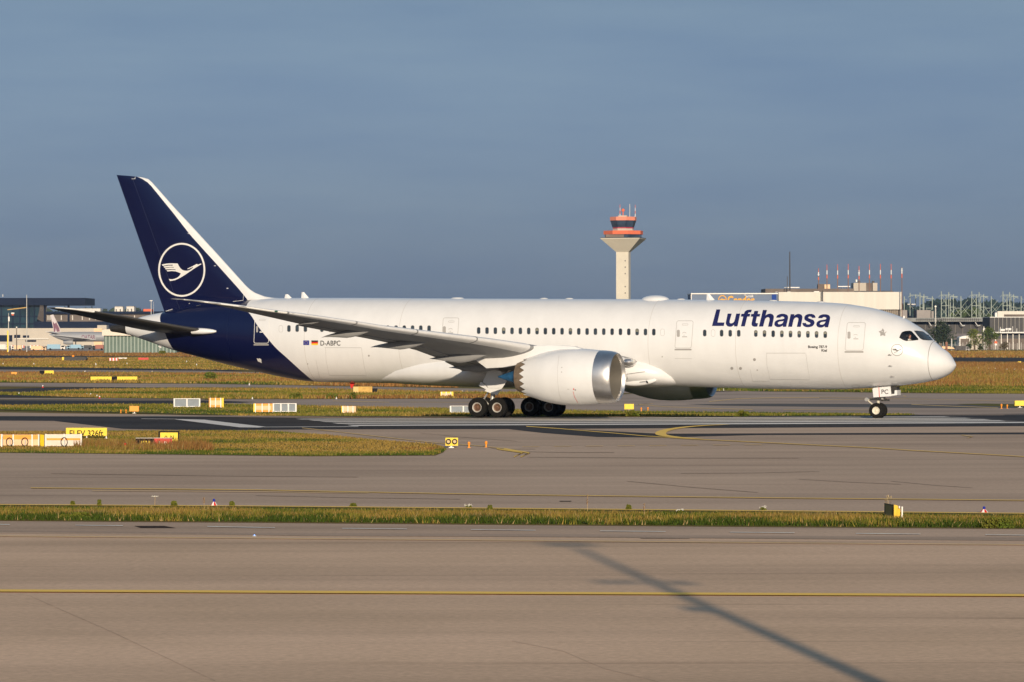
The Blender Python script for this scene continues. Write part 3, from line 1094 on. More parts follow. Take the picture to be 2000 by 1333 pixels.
lay('air_inlet_edge', fill_mesh([line_loop([(1260, 727), (1224, 732), (1226, 742)], .9)], (5, 3)), bfmap(.02), M_SEAM, bf)
p0, p1 = Vector(bfmap(0)(1215, 750)), Vector(bfmap(0)(1282, 744))
rg = []
for k in range(11):
    t = k / 10
    c = p0.lerp(p1, t)
    r_ = .26 * (max(.02, t * (1.02 - t) * 4) ** .6)
    rg.append([tuple(c + Vector((0, r_ * .7 * math.sin(a), r_ * math.cos(a)))) for a in [2 * math.pi * q_ / 12 for q_ in range(12)]])
loft(rg).build('air_inlet_fairing', M_WHITE, bf, smooth=True)
lay('air_inlet_slot', fill_mesh([[(1264, 745), (1267, 744.5), (1270, 751), (1267, 752)], line_loop([(1252, 747.6), (1264, 746)], 1)], None), bfmap(.30), M_DARK, bf)

# ---- engines
EZ, EY = 2.80, 9.73


def engine(side):
    e = D.objects.new('engine', None)
    COL.objects.link(e)
    e.parent = air
    org = L(0, EY * side, EZ)
    ax = (-1, 0, 0)
    n = 144
    # nacelle with its saw-tooth rear edge
    prof = [(21.45, 1.765), (21.9, 1.82), (22.6, 1.872), (23.4, 1.885), (24.2, 1.85), (25.0, 1.73), (25.6, 1.58), (26.1, 1.42)]
    rings = []
    for t, r in prof:
        rings.append([(org[0] - t, org[1] + r * math.sin(2 * math.pi * i / n), org[2] + r * math.cos(2 * math.pi * i / n)) for i in range(n)])

    def tooth(i):
        ph = (i / n * 18) % 1
        return abs(2 * ph - 1)
    for base, r, k in ((26.34, 1.35, .5), (26.42, 1.325, 1.0), (26.42, 1.29, 1.0), (26.1, 1.36, .3), (25.6, 1.5, 0)):
        rings.append([(org[0] - (base + .36 * k * tooth(i)), org[1] + (r - .07 * k * tooth(i)) * math.sin(2 * math.pi * i / n), org[2] + (r - .07 * k * tooth(i)) * math.cos(2 * math.pi * i / n)) for i in range(n)])
    nac = loft(rings, caps=False).build('nacelle', M_WHITE, e, smooth=True, angle=40)
    MB().lathe([(21.455, 1.768), (21.1, 1.755), (20.75, 1.72), (20.5, 1.67), (20.35, 1.61), (20.30, 1.56), (20.36, 1.505), (20.55, 1.47)], org, ax, 64).build('intake_lip', M_METAL, e, smooth=True)
    MB().lathe([(20.55, 1.47), (21.0, 1.445), (21.8, 1.44), (22.7, 1.45)], org, ax, 64).build('intake_duct', mat('duct_grey', (.46, .43, .38), rough=.28, metal=.8), e, smooth=True)
    fb = MB()
    for k in range(18):
        a = 2 * math.pi * k / 18
        da = .26
        c0 = Vector(org)
        pts = []
        for r, tw, dt in ((.42, 0, .0), (.9, .12, .1), (1.40, .3, .22)):
            for sg in (-1, 1):
                an = a + tw + sg * da * .5
                pts.append((c0.x - (22.55 + dt * sg), c0.y + r * math.sin(an), c0.z + r * math.cos(an)))
        fb.add(pts, [(0, 1, 3, 2), (2, 3, 5, 4)])
    fb.build('fan', M_DARK, e, fix=False)
    MB().lathe([(21.75, .02), (21.95, .2), (22.3, .36), (22.6, .44), (22.7, .44)], org, ax, 24).build('spinner', M_DARK, e, smooth=True)
    MB().lathe([(22.75, 1.46), (22.76, .01)], org, ax, 32).build('fan_back_wall', M_DARK, e)
    MB().lathe([(25.2, 1.32), (26.0, 1.27), (26.5, 1.2), (26.9, 1.1), (27.28, .96), (27.29, .60), (26.9, .58)], org, ax, 48).build('core_cowl', M_CORE, e, smooth=True)
    MB().lathe([(26.7, .56), (27.2, .54), (27.5, .44), (28.1, .26), (28.75, .05), (28.78, .0)], org, ax, 36).build('exhaust_cone', M_CONE, e, smooth=True)
    # pylon
    pp = [(1150, 686), (1125, 678.5), (1095, 675.2), (1060, 675), (1028, 679), (985, 684), (920, 696), (953, 720.5), (985, 719), (1017, 713.5), (1020, 726), (1120, 700)]
    lp = [body(u, v, EY) for u, v in pp]
    rg = []
    c = (sum(s for s, z in lp) / len(lp), sum(z for s, z in lp) / len(lp))
    for dy, k in ((-.30, .93), (-.26, 1), (.26, 1), (.30, .93)):
        rg.append([L(c[0] + (s - c[0]) * k, EY * side + dy, c[1] + (z - c[1]) * k) for s, z in lp])
    loft(rg).build('pylon', M_WHITE, e, smooth=True, angle=30)
    # strake, seams, marks
    lp = [body(u, v, EY + 1.0) for u, v in ((1150, 693), (1120, 690), (1112, 696), (1150, 697))]

    def nacmap(off):
        xs_, rs_ = [p_[0] for p_ in prof], [p_[1] for p_ in prof]

        def g(u, v):
            y = EY + 1.7
            for _ in range(12):
                s, z = body(u, v, y)
                r = float(np.interp(s, xs_, rs_))
                y = .5 * y + .5 * (EY + math.sqrt(max(r * r - (z - EZ) ** 2, .0)))
            return L(s, (y + off), z)
        return g
    if side > 0:
        lay('nacelle_seam', fill_mesh([line_loop([(1092, 695), (1089, 720), (1089, 745), (1092, 770), (1095, 780)], .45)], (5, 3)), nacmap(.012), M_LINE, e)
        lay('red_warning_line', fill_mesh([line_loop([(1119.5, 766), (1122, 776), (1128.5, 788)], .7), line_loop([(1119.5, 761.5), (1121.5, 761.5)], 3)], (5, 3)), nacmap(.014), M_RED, e)
        lay('nacelle_marking', fill_mesh([line_loop([(1122.5, 763), (1125, 763)], 3), circ(1097.5, 719, 1.0, 8), circ(1097, 728, 1.0, 8), line_loop([(1108, 761.5), (1112, 761.5)], .7)], None), nacmap(.014), M_SEAM, e)
    return e


engine(1)
engine(-1)


# ---- landing gear
def wheel(name, x, y, r, w, m_rim, hub_r, out, parent):
    """out: +1 when the wheel's open face looks to the right wing (local -Y)"""
    prof = []
    for a in range(-90, 91, 15):
        t = math.radians(a)
        prof.append((w / 2 * math.sin(t) * .98, r - .13 * r + .13 * r * max(math.cos(t), 0) ** .6))
    prof = [(-w * .42, hub_r), (-w * .49, hub_r * 1.12)] + prof + [(w * .49, hub_r * 1.12), (w * .42, hub_r)]
    t = MB().lathe(prof, (x, y, r), (0, 1, 0), 36, close=True).build(name, M_RUBBER, parent, smooth=True)
    sg = -out
    MB().lathe([(sg * w * .46, hub_r * 1.13), (sg * w * .485, hub_r * 1.05), (sg * w * .46, hub_r * .95), (sg * w * .36, hub_r * .82)], (x, y, r), (0, 1, 0), 28).build('rim', m_rim, t, smooth=True)
    MB().lathe([(sg * w * .36, hub_r * .84), (sg * w * .30, hub_r * .5), (sg * w * .42, hub_r * .42), (sg * w * .46, .03), (sg * w * .46, .001)], (x, y, r), (0, 1, 0), 24).build('hub', M_BRAKE if r > .6 else M_PALE, t, smooth=True)
    return t


M_BRAKE = mat('brake_rust', (.14, .075, .045), rough=.6, metal=.3, var=.5, scale=14)
M_RIMG = mat('grey_rim_paint', (.42, .40, .37), rough=.45)
for sg in (1, -1):
    wheel('nose_wheel', 0, -.37 * sg, .51, .40, M_PALE, .235, sg, air)
ng = MB().cyl((0, 0, .5), (0, 0, 2.1), .09, .12, 12).cyl((0, -.5, .51), (0, .5, .51), .06, .06, 10).cyl((-.75, 0, 1.20), (-.12, -.1, .72), .05, .05, 8).cyl((-.75, 0, 1.2), (-.1, 0, 1.35), .045, .045, 8).cyl((.1, 0, 1.3), (1.2, 0, 2.3), .06, .06, 8).build('nose_gear_leg', M_PALE, air)
MB().cyl((-.78, -.12, 1.24), (-.78, .12, 1.24), .13, .13, 14).build('torque_link', M_STEEL, ng)
MB().box(-.55, .55, -.16, .16, 1.18, 1.30).box(.2, .75, -.12, .12, 1.14, 1.26).build('steering_gear', M_DARK, ng)
for yy in (-.2, .2):
    MB().cyl((.28, yy, 1.32), (.42, yy, 1.32), .1, .12, 12).build('taxi_light', mat('lamp_lens', (.85, .85, .8), rough=.1, metal=.6), ng)


def gplane(yy, off=0.0):
    def g(u, v):
        s, z = body(u, v, yy)
        return Vector(L(s, yy + off, z))
    return g


def zn(pts):
    return [(1680 + x / 15.68, 740 + y / 15.68) for x, y in pts]


for sg in (1, -1):
    P_ = [gplane(.62)(u, v) for u, v in zn([(376, 335), (392, 308), (412, 296), (570, 282), (930, 250), (956, 550), (600, 574), (408, 586)])]
    P_ = [Vector((p.x, p.y * sg, p.z)) for p in P_]
    dr = MB().prism(P_, (0, .05 * sg, 0)).build('nose_gear_door', M_WHITE, air)
    if sg > 0:
        lay('registration_lettering', text_px('PC', 1680 + 655 / 15.68, 740 + 345 / 15.68, 1680 + 862 / 15.68, 740 + 482 / 15.68, .1), gplane(.62, .012), M_BLACKTXT, dr)
        lay('red_stripe', fill_mesh([zn([(566, 284), (584, 283), (600, 573), (580, 576)])]), gplane(.62, .010), M_RED, dr)
P_ = [gplane(.5)(u, v) for u, v in zn([(950, 540), (1130, 520), (1130, 365), (1058, 372), (1050, 480), (955, 490)])]
MB().prism(P_, (0, .9, 0)).build('nose_gear_front_door', M_WHITE, air)
P_ = [gplane(.4)(u, v) for u, v in zn([(940, 250), (1130, 250), (1120, 300), (1130, 360), (1058, 372), (1050, 480), (955, 480)])]
MB().prism(P_, (0, .7, 0)).build('nose_gear_bay_bracket', M_DARK, air)

MX = -25.83


def zm(pts):
    return [(900 + x / 10.256, 700 + y / 10.256) for x, y in pts]


for sg in (1, -1):
    g = D.objects.new('main_landing_gear', None)
    COL.objects.link(g)
    g.parent = air
    GZ = -.02 if sg > 0 else -.155
    g.location.z = GZ
    yc = -4.9 * sg
    for dx in (-.73, .73):
        for dy in (-.62, .62):
            wheel('main_wheel', MX + dx, yc + dy, .685, .52, M_RIMG, .31, 1 if dy * -1 > 0 else -1, air).location.z = GZ
    MB().cyl((MX - .9, yc, .72), (MX + .9, yc, .72), .13, .13, 12).cyl((MX - .73, yc - .7, .685), (MX - .73, yc + .7, .685), .08).cyl((MX + .73, yc - .7, .685), (MX + .73, yc + .7, .685), .08).build('truck_beam', M_STEEL, g)
    MB().cyl((MX, yc, .72), (MX + .15, yc + .1 * sg, 2.2), .15, .15, 14).cyl((MX + .15, yc + .1 * sg, 2.0), (MX + .3, yc + .2 * sg, 3.6), .22, .22, 14).cyl((MX + .15, yc, 2.3), (MX + .2, yc + 2.3 * sg, 3.0), .1, .1, 10).cyl((MX - .55, yc, 1.25), (MX - .1, yc, 1.9), .06).cyl((MX - .6, yc - .05, 1.25), (MX - .2, yc, .85), .07).cyl((MX + .1, yc, 2.4), (MX + 1.5, yc + .4 * sg, 3.4), .08).build('shock_strut', M_STEEL, g)
    for nm, pts, yy in (('gear_door', [(560, 225), (800, 262), (915, 470), (830, 600), (560, 600), (440, 478)], 5.35), ('lower_gear_door', [(400, 480), (430, 490), (535, 590), (560, 604), (828, 604), (722, 745), (480, 662), (505, 625), (358, 552)], 5.38)):
        P_ = [gplane(yy)(u, v) for u, v in zm(pts)]
        P_ = [Vector((p.x, p.y * sg, p.z)) for p in P_]
        MB().prism(P_, (0, .05 * sg, 0)).build(nm, M_WHITE, g)

# ---- the two pilots behind the side window
def pilot(s, y, z, shirt, label, hairc):
    th = D.meshes.new('person')
    pts = {'hip': (0, 0, 0), 'waist': (.0, 0, .22), 'chest': (-.02, 0, .45), 'neck': (-.02, 0, .60), 'head0': (.0, 0, .68), 'head': (.02, 0, .78), 'top': (.02, 0, .88),
           'sl': (-.02, .19, .53), 'sr': (-.02, -.19, .53), 'el': (.12, .27, .27), 'er': (.12, -.27, .27), 'hl': (.38, .2, .32), 'hr': (.38, -.2, .32), 'kl': (.45, .12, .05), 'kr': (.45, -.12, .05), 'fl': (.5, .12, -.38), 'fr': (.5, -.12, -.38)}
    rad_ = {'hip': .15, 'waist': .13, 'chest': .16, 'neck': .055, 'head0': .075, 'head': .095, 'top': .06, 'sl': .07, 'sr': .07, 'el': .05, 'er': .05, 'hl': .035, 'hr': .035, 'kl': .075, 'kr': .075, 'fl': .05, 'fr': .05}
    ks = list(pts)
    ed = [('hip', 'waist'), ('waist', 'chest'), ('chest', 'neck'), ('neck', 'head0'), ('head0', 'head'), ('head', 'top'), ('chest', 'sl'), ('chest', 'sr'), ('sl', 'el'), ('sr', 'er'), ('el', 'hl'), ('er', 'hr'), ('hip', 'kl'), ('hip', 'kr'), ('kl', 'fl'), ('kr', 'fr')]
    th.from_pydata([pts[k] for k in ks], [(ks.index(a), ks.index(b)) for a, b in ed], [])
    o = new_obj('person', th)
    o.matrix_world = air.matrix_world
    sk = o.modifiers.new('skin', 'SKIN')
    for i, k in enumerate(ks):
        th.skin_vertices[0].data[i].radius = (rad_[k], rad_[k])
    th.skin_vertices[0].data[0].use_root = True
    o.modifiers.new('sub', 'SUBSURF').levels = 1
    bpy.context.view_layer.update()
    me_ = D.meshes.new_from_object(o.evaluated_get(bpy.context.evaluated_depsgraph_get()))
    o.modifiers.clear()
    o.data = me_
    me_.materials.clear()
    me_.materials.append(shirt)
    me_.materials.append(mat('skin_tone', (.42, .2, .13), rough=.6))
    me_.materials.append(mat('dark_trousers', (.02, .02, .03), rough=.8))
    for p_ in me_.polygons:
        c = p_.center
        p_.material_index = 1 if c.z > .60 or (c.x > .30 and c.z > .2) else (2 if c.z < .12 else 0)
        p_.use_smooth = True
    wp = Vector(L(s, y, z))
    o.matrix_world = Matrix.Translation(air.location) @ Matrix.Rotation(-YAW, 4, 'Z') @ Matrix.Translation(wp)
    hb = MB().ball((-.02, 0, .83), (.1, .09, .09), 10, 6).build('hair', hairc, o, smooth=True)
    tag(o, label, 'person')
    return o


bpy.context.view_layer.update()
s1, z1 = body(1777, 657, 1.3)
pilot(s1 + .05, 1.15, z1 - .80, mat('white_shirt', (.75, .72, .62), rough=.8), 'pilot in a white shirt nearer the windscreen in the cockpit side window', mat('brown_hair', (.05, .025, .015), rough=.8))
s1, z1 = body(1767, 657, .7)
pilot(s1 + .15, .75, z1 - .82, mat('dark_blue_shirt', (.05, .05, .14), rough=.8), 'pilot in dark blue sitting farther back in the cockpit side window', mat('dark_hair', (.015, .012, .01), rough=.8))

# ================================================================== GROUND, PAVEMENT, MARKINGS
JA = math.radians(-1.0)
P_NEAR = pavement('near_concrete', (.63, .43, .275), (.76, .52, .345), (.006, .10, 1), joint=(900, 5.0, JA, .14))
P_MID = pavement('taxiway_concrete', (.51, .36, .25), (.60, .43, .30), (.01, .09, 1), c3=(.6, .58, .56), joint=(400, 7.5, .05, .25))
P_RUN = pavement('runway_asphalt', (.042, .037, .036), (.055, .049, .047), (.01, .12, 1))
P_KEYS = pavement('rubbered_asphalt', (.115, .105, .093), (.155, .14, .125), (.01, .25, 1))
P_FAR = pavement('far_taxiway_concrete', (.40, .305, .235), (.47, .355, .27), (.01, .05, 1))
P_APR = pavement('far_apron_concrete', (.36, .31, .26), (.42, .36, .30), (.01, .03, 1))
M_YEL = mat('yellow_marking_paint', (1.0, .61, .09), rough=.8, var=.04, scale=1.2, stretch=(.3, 4, 1))
M_YELF = mat('worn_yellow_marking_paint', (.88, .58, .20), rough=.85, var=.12, scale=1.2, stretch=(.2, 4, 1))
M_WHT = mat('white_marking_paint', (.82, .76, .68), rough=.8, var=.22, scale=.9, stretch=(.15, 3, 1))
M_WHTF = mat('worn_white_marking_paint', (.92, .80, .68), rough=.85, var=.2, scale=1.5)
M_GRB = mat('turf', (.125, .11, .03), rough=1, var=.3, scale=.12, var2=(.20, .13, .045), stretch=(.35, 1.4, 1), spec=.05)
M_GRN = mat('green_turf', (.09, .095, .03), rough=1, var=.3, scale=.15, var2=(.16, .13, .035), stretch=(.3, 1.2, 1), spec=.05)
M_DRY = mat('dry_turf', (.19, .115, .045), rough=1, var=.3, scale=.1, var2=(.15, .12, .04), stretch=(.3, 1.2, 1), spec=.05)

gx = [-9000, -4000, -2000, -1000] + list(range(-600, 601, 60)) + [1000, 2000, 4000, 9000]
gy = [-400, -200] + list(range(-100, 250, 50)) + [EDGE, 280, 320, EDGE - LOW / FALL, 400] + list(range(450, 700, 50)) + list(range(700, 2000, 130)) + [2400, 3200, 4500, 7000, 11000, 17000, 25000]
gb = MB()
gb.v = [(x, y, zground(y) - .02) for y in gy for x in gx]
gb.f = [(j * len(gx) + i, j * len(gx) + i + 1, (j + 1) * len(gx) + i + 1, (j + 1) * len(gx) + i) for j in range(len(gy) - 1) for i in range(len(gx) - 1)]
g = gb.build('ground', M_GRB, None)
tag(g, kind='structure', label='flat dry airfield ground running to the horizon')


def sheet(name, loop, m_, lvl, label=None, kind='structure', grid=None):
    z = .004 + .004 * lvl
    if grid is None and min(p[1] for p in loop) < 818 and max(p[1] for p in loop) > 808:
        grid = (250, .7)
        loop = [(max(-1400, min(3400, u)), v) for u, v in loop]
    o = lay(name, fill_mesh([loop], grid), lambda u, v: gnd(u, v, z), m_, None, smooth=False)
    for p in o.data.polygons:
        pass
    bm = bmesh.new()
    bm.from_mesh(o.data)
    bmesh.ops.recalc_face_normals(bm, faces=bm.faces)
    for f_ in bm.faces:
        if f_.normal.z < 0:
            f_.normal_flip()
    bm.to_mesh(o.data)
    bm.free()
    return tag(o, label, kind=kind)


E_NEAR = [(-2600, 1012), (0, 1018), (500, 1021.5), (1000, 1026), (1500, 1030), (2000, 1033.5), (4600, 1040)]
E_FARV = [(-2600, 982), (0, 987.5), (500, 990.5), (1000, 995), (1500, 999.5), (2000, 1004.5), (4600, 1013)]
sheet('concrete_apron', E_NEAR + [(9000, 5200), (-7000, 5200)], P_NEAR, 2)
sheet('taxiway', [(-2600, 826), (0, 820), (4600, 819)] + E_FARV[::-1], P_MID, 1)
sheet('taxiway', [(-1400, 808), (0, 806), (300, 810), (400, 812), (3400, 808), (3400, 820), (0, 821), (-1400, 825)], P_MID, 1.5)
RUN_T = [(-2600, 808), (0, 813), (400, 814.5), (640, 816), (1200, 815), (2000, 808.5), (4600, 802)]
RUN_B = [(4600, 827), (2000, 832.8), (1480, 836), (985, 838.5), (640, 839), (400, 840.8), (240, 838), (105, 822.5), (0, 822), (-2600, 816)]
sheet('runway', RUN_T + RUN_B, P_RUN, 2)
sheet('runway_shoulder', [(985, 837.5), (1034, 834), (1290, 847.6), (2000, 845), (4600, 841), (4600, 845), (2000, 848.7), (1480, 850), (1285, 854.9), (1167, 853.8), (1060, 846)], P_RUN, 3)
sheet('runway_touchdown_zone', [(585, 817.4), (1200, 816.2), (1850, 812.6), (2010, 824), (1990, 826), (1200, 830), (690, 832.4)], P_KEYS, 4)
for (u0, u1, va, vb, t) in ((577, 1843, 818.4, 813.9, 1.1), (602, 1884, 820.7, 816.6, 1.2), (624, 1922, 823.3, 819.2, 1.3), (648, 1952, 826.4, 821.6, 1.5), (678, 2060, 830.3, 824.2, 2.0)):
    sheet('runway_threshold_stripe', [(u0, va), (u1, vb), (u1 + 14, vb + t), (u0 + 12, va + t)], M_WHT, 6)
sheet('runway_marking', [(338, 818.7), (400, 820.2), (440, 825), (520, 834), (505, 835.5), (468, 835), (400, 826.8), (350, 820.6)], M_WHT, 6)
sheet('runway_marking', line_loop([(515, 834.4), (700, 833.6)], .7), M_WHT, 6)
sheet('runway_marking', line_loop([(276, 818.2), (345, 818.8)], .5), M_WHT, 6)


def yline(pts, w, m_=None, lvl=8, name='taxiway_line'):
    return sheet(name, line_loop(pts, w), m_ or M_YEL, lvl)


yline([(1028, 833), (1090, 837.2), (1200, 846.3), (1262, 852), (1300, 854)], 1.1)
def gline(px, w, lvl, m_, name='taxiway_line'):
    """painted line of real width w metres, smoothed through the measured points"""
    P = [gnd(u, v, 0) for u, v in px]
    Q = []
    for i in range(len(P) - 1):
        p0, p1, p2, p3 = P[max(i - 1, 0)], P[i], P[i + 1], P[min(i + 2, len(P) - 1)]
        for k in range(5):
            t = k / 5
            Q.append(.5 * ((2 * p1) + (p2 - p0) * t + (2 * p0 - 5 * p1 + 4 * p2 - p3) * t * t + (3 * p1 - p0 - 3 * p2 + p3) * t**3))
    Q.append(P[-1])
    lp = line_loop([(q.x, q.y) for q in Q], w)
    n = len(Q)
    o = MB()
    o.v = [(x, y, .004 + .004 * lvl) for x, y in lp]
    o.f = [(i, i + 1, 2 * n - 2 - i, 2 * n - 1 - i) for i in range(n - 1)]
    return tag(o.build(name, m_), kind='structure')


gline([(1418, 830.6), (1380, 832.3), (1345, 835.0), (1315, 838.8), (1297, 843), (1290.5, 847), (1292, 850.4), (1303, 853.2), (1330, 856.2), (1365, 858.3)], .62, 9, M_YEL)
yline([(1292, 853.5), (1340, 857), (1400, 860), (1500, 864.8), (1600, 869.8), (1700, 874.5), (1780, 879.8), (1950, 889), (2100, 898)], .95, lvl=9, m_=M_YEL)
yline([(590, 836), (660, 843.5), (800, 859.5), (860, 866), (930, 870.5), (985, 876)], .9, M_YELF)
yline([(970, 876.6), (1022, 884.4), (1004, 892.4)], 2.1)
yline([(984, 876.2), (1035, 885), (1017, 892.6)], 2.1)
yline([(1878, 850), (1900, 853), (1890, 856)], 1.1, M_YELF)
for k in range(8):
    u = 1020 + 62 * k
    yline([(u, 872.5 - .5 * k), (u + 34, 872.2 - .5 * k)], .6, M_YELF)
yline([(60, 953), (500, 957), (700, 961), (1000, 966.5), (1500, 972.5), (2000, 977.3), (2600, 984)], 1.1, M_YEL)
yline([(180, 958.5), (500, 960.8), (720, 963.2)], .7, M_YELF)
yline([(-2600, 980), (0, 985.6), (500, 988.6), (1000, 993.2), (1500, 997.8), (2000, 1002.8), (4600, 1011)], 1.6, M_YEL)
yline([(-2600, 1149.5), (0, 1153.6), (1000, 1158.2), (2000, 1162.6), (4600, 1166.6)], 4.4, M_YEL)
yline([(-2600, 1040), (0, 1047), (1000, 1055.5), (1500, 1060.3), (2000, 1064), (4600, 1071)], .8, M_YELF)
for a, b_ in ((-110, 19), (147, 240), (405, 537), (668, 795), (920, 1046), (1172, 1300), (1426, 1552), (1672, 1798), (1925, 2060), (2180, 2310), (-370, -240)):
    va, vb = 1024.6 + .01 * a + (.9 if a > 500 else 0), 1024.6 + .01 * b_ + (.9 if b_ > 500 else 0)
    yline([(a, va), (b_, vb)], 1.0, M_WHTF, name='white_dash_marking')
P_LANE = pavement('service_lane_concrete', (.50, .35, .24), (.58, .41, .285), (.006, .3, 1))
sheet('service_lane', E_NEAR + [(4600, 1067), (2000, 1057), (1000, 1049), (500, 1046), (0, 1042), (-2600, 1036)], P_LANE, 3)
P_WORN = pavement('worn_dark_concrete', (.42, .30, .215), (.50, .36, .255), (.006, .3, 1))
sheet('worn_lane', [(-2600, 1030), (0, 1036), (500, 1041), (1000, 1043), (1500, 1046.5), (2000, 1050), (4600, 1057), (4600, 1062), (2000, 1056), (1000, 1048.5), (600, 1047), (300, 1041.5), (0, 1039), (-2600, 1033)], P_WORN, 4)
dr_ = sheet('drain_grate', [(262, 1027.5), (320, 1027.3), (344, 1031.6), (275, 1031.6)], mat('rusty_grate', (.06, .04, .03), spec=.03, rough=.95, var=.3), 5, 'dark rusty drain grate set in the near concrete', kind=None)
tag(dr_, cat='drain')
sheet('pavement_patch', [(1250, 1050.8), (1347, 1051), (1347, 1052.4), (1252, 1052.2)], P_WORN, 5)
sheet('pavement_patch', [(1092, 978.6), (1116, 978.6), (1116, 979.6), (1094, 979.6)], P_RUN, 5)
sheet('crack_line', line_loop([(1000, 1252), (1100, 1272), (1180, 1306), (1300, 1335)], .35), P_WORN, 4)
sheet('crack_line', line_loop([(60, 1165), (220, 1235), (420, 1330)], .35), P_WORN, 4)
for u0, v0, u1, v1, w_ in ((820, 846, 1010, 862, .5), (960, 876, 1045, 877.5, .4), (1010, 882, 1200, 884, .7), (1225, 940, 1480, 962, .6), (1740, 940, 1900, 953, .5), (500, 968, 900, 975, .6), (1560, 936, 1760, 946, .5), (1030, 893, 1560, 895, .6), (1330, 925, 1600, 921, .5), (100, 925, 700, 932, .6)):
    sheet('sealed_joint', line_loop([(u0, v0), ((u0 + u1) / 2, (v0 + v1) / 2 + 1), (u1, v1)], w_), P_WORN, 4)

# grass islands, verges and the strips farther out
ISL = [(-2600, 842), (0, 843), (220, 841.5), (400, 841), (520, 841.6), (640, 850), (740, 860), (850, 868), (872, 876), (866, 884), (850, 890), (600, 891.5), (400, 889), (200, 886.5), (0, 884.5), (-2600, 876)]
C_T = [(-2600, 786), (0, 792.5), (200, 790.6), (400, 788.6), (640, 794), (900, 799), (1200, 803.8), (1600, 807.3), (1795, 810)]
C_B = [(1780, 811.3), (1600, 812.8), (1000, 814.6), (640, 814), (400, 810.5), (240, 806.6), (0, 801.2), (-2600, 796)]
sheet('near_verge_turf', E_FARV + E_NEAR[::-1], M_GRB, 4)
sheet('island_turf', ISL, M_GRB, 4)
sheet('runway_verge_turf', C_T + C_B, M_GRN, 4)
T2_T = [(-2600, 782), (0, 781.3), (400, 782), (450, 780.3), (800, 779.6), (1000, 779), (1130, 778.5), (1250, 768), (1400, 764.6), (1600, 766.2), (1800, 768.6), (2000, 769.8), (4600, 774)]
sheet('far_taxiway', T2_T + [(4600, 796), (1795, 811)] + C_T[::-1][1:], P_FAR, 1)
sheet('far_asphalt', [(-2600, 783), (0, 781.8), (200, 782.5), (430, 782.8), (500, 785.5), (470, 787.3), (400, 788.3), (200, 790.2), (0, 792), (-2600, 786)], P_RUN, 3)
sheet('far_asphalt', [(1340, 789.6), (1500, 788.7), (1850, 790.2), (1940, 791.6), (2000, 793), (4600, 800), (4600, 806), (2000, 797.3), (1870, 797.6), (1600, 795), (1400, 792.5)], P_KEYS, 3)
sheet('far_verge_turf', [(1868, 789.5), (1925, 788.5), (2000, 790), (4600, 792), (4600, 798), (2000, 795.5), (1930, 793.5)], M_GRN, 5)
sheet('far_taxiway', [(-2600, 775), (0, 777.3), (200, 778.3), (400, 780), (400, 781.2), (200, 780.4), (0, 780.2), (-2600, 779)], P_FAR, 2)
sheet('far_asphalt', [(-2600, 757), (0, 761), (80, 757.6), (160, 757), (500, 757.6), (640, 761), (640, 762.2), (400, 759.6), (200, 761.2), (100, 766), (45, 770), (70, 774), (200, 776), (0, 776.6), (-2600, 774)], P_RUN, 2)
sheet('far_taxiway', [(-2600, 744), (0, 748), (400, 750.3), (640, 754.5), (900, 759), (1130, 762), (1500, 763.5), (1500, 764.5), (1130, 769), (900, 768), (640, 762), (400, 758), (0, 755), (-2600, 750)], P_FAR, 1)
sheet('far_taxiway', [(-2600, 719), (0, 722.3), (400, 724.5), (480, 727), (640, 731), (640, 733), (440, 731.5), (300, 729.2), (0, 728), (-2600, 724)], P_FAR, 1)
sheet('far_asphalt', [(-2600, 714), (0, 717.2), (400, 720.8), (480, 724.5), (440, 725.6), (400, 724.5), (0, 722.3), (-2600, 719)], P_RUN, 2)
sheet('far_taxiway', [(-2600, 733), (0, 735), (60, 735.6), (105, 739), (60, 740.5), (0, 741), (-2600, 739)], P_FAR, 1)
sheet('far_asphalt', [(-2600, 692.5), (0, 695), (110, 696), (225, 696.4), (225, 698), (100, 699.4), (0, 700.4), (-2600, 698)], P_RUN, 2)
sheet('far_taxiway', [(-2600, 698), (0, 700.4), (115, 699.6), (122, 705), (0, 705.2), (-2600, 703)], P_FAR, 1)
sheet('far_asphalt', [(1500, 698.6), (1840, 699), (2000, 699.5), (4600, 702), (4600, 710), (2000, 706.3), (1860, 706), (1500, 705)], P_RUN, 2)
sheet('far_taxiway', [(1500, 706), (1860, 707.6), (1940, 710.8), (1850, 709.5), (1500, 708)], P_APR, 2)
sheet('terminal_apron', [(-1200, 662), (1100, 659), (1100, 688), (330, 688), (0, 687), (-1200, 683)], P_APR, 1)
for pts, w_ in (([(1275, 788.6), (1246, 790.3), (1300, 794.8), (1380, 797.6), (1470, 800.3)], .7), ([(1385, 784.6), (1440, 779.2), (1500, 777.3), (1600, 776.8)], .8), ([(1530, 800.2), (1700, 801.2)], .5), ([(1780, 790), (1800, 791.2), (1870, 794), (1950, 797)], .7), ([(1600, 780.8), (1720, 780)], .5), ([(650, 783.3), (760, 786)], .6), ([(800, 785.6), (1000, 786.6)], .4), ([(1764, 773.8), (1770, 774.3)], 1.0), ([(1600, 776), (2000, 784)], .4)):
    yline(pts, w_, M_YELF, 6)

# ---- grass blades
m = D.materials.new('grass_blades')
m.use_nodes = True
b_ = m.node_tree.nodes['Principled BSDF']
at_ = m.node_tree.nodes.new('ShaderNodeAttribute')
at_.attribute_name = 'blade_colour'
m.node_tree.links.new(at_.outputs['Color'], b_.inputs['Base Color'])
b_.inputs['Roughness'].default_value = .9
b_.inputs['Specular IOR Level'].default_value = .08
M_BLADE = m
GREEN, OLIVE, OCHRE, RUST, STRAW = np.array([(.055, .085, .012), (.16, .145, .024), (.27, .18, .045), (.22, .11, .036), (.42, .31, .13)])


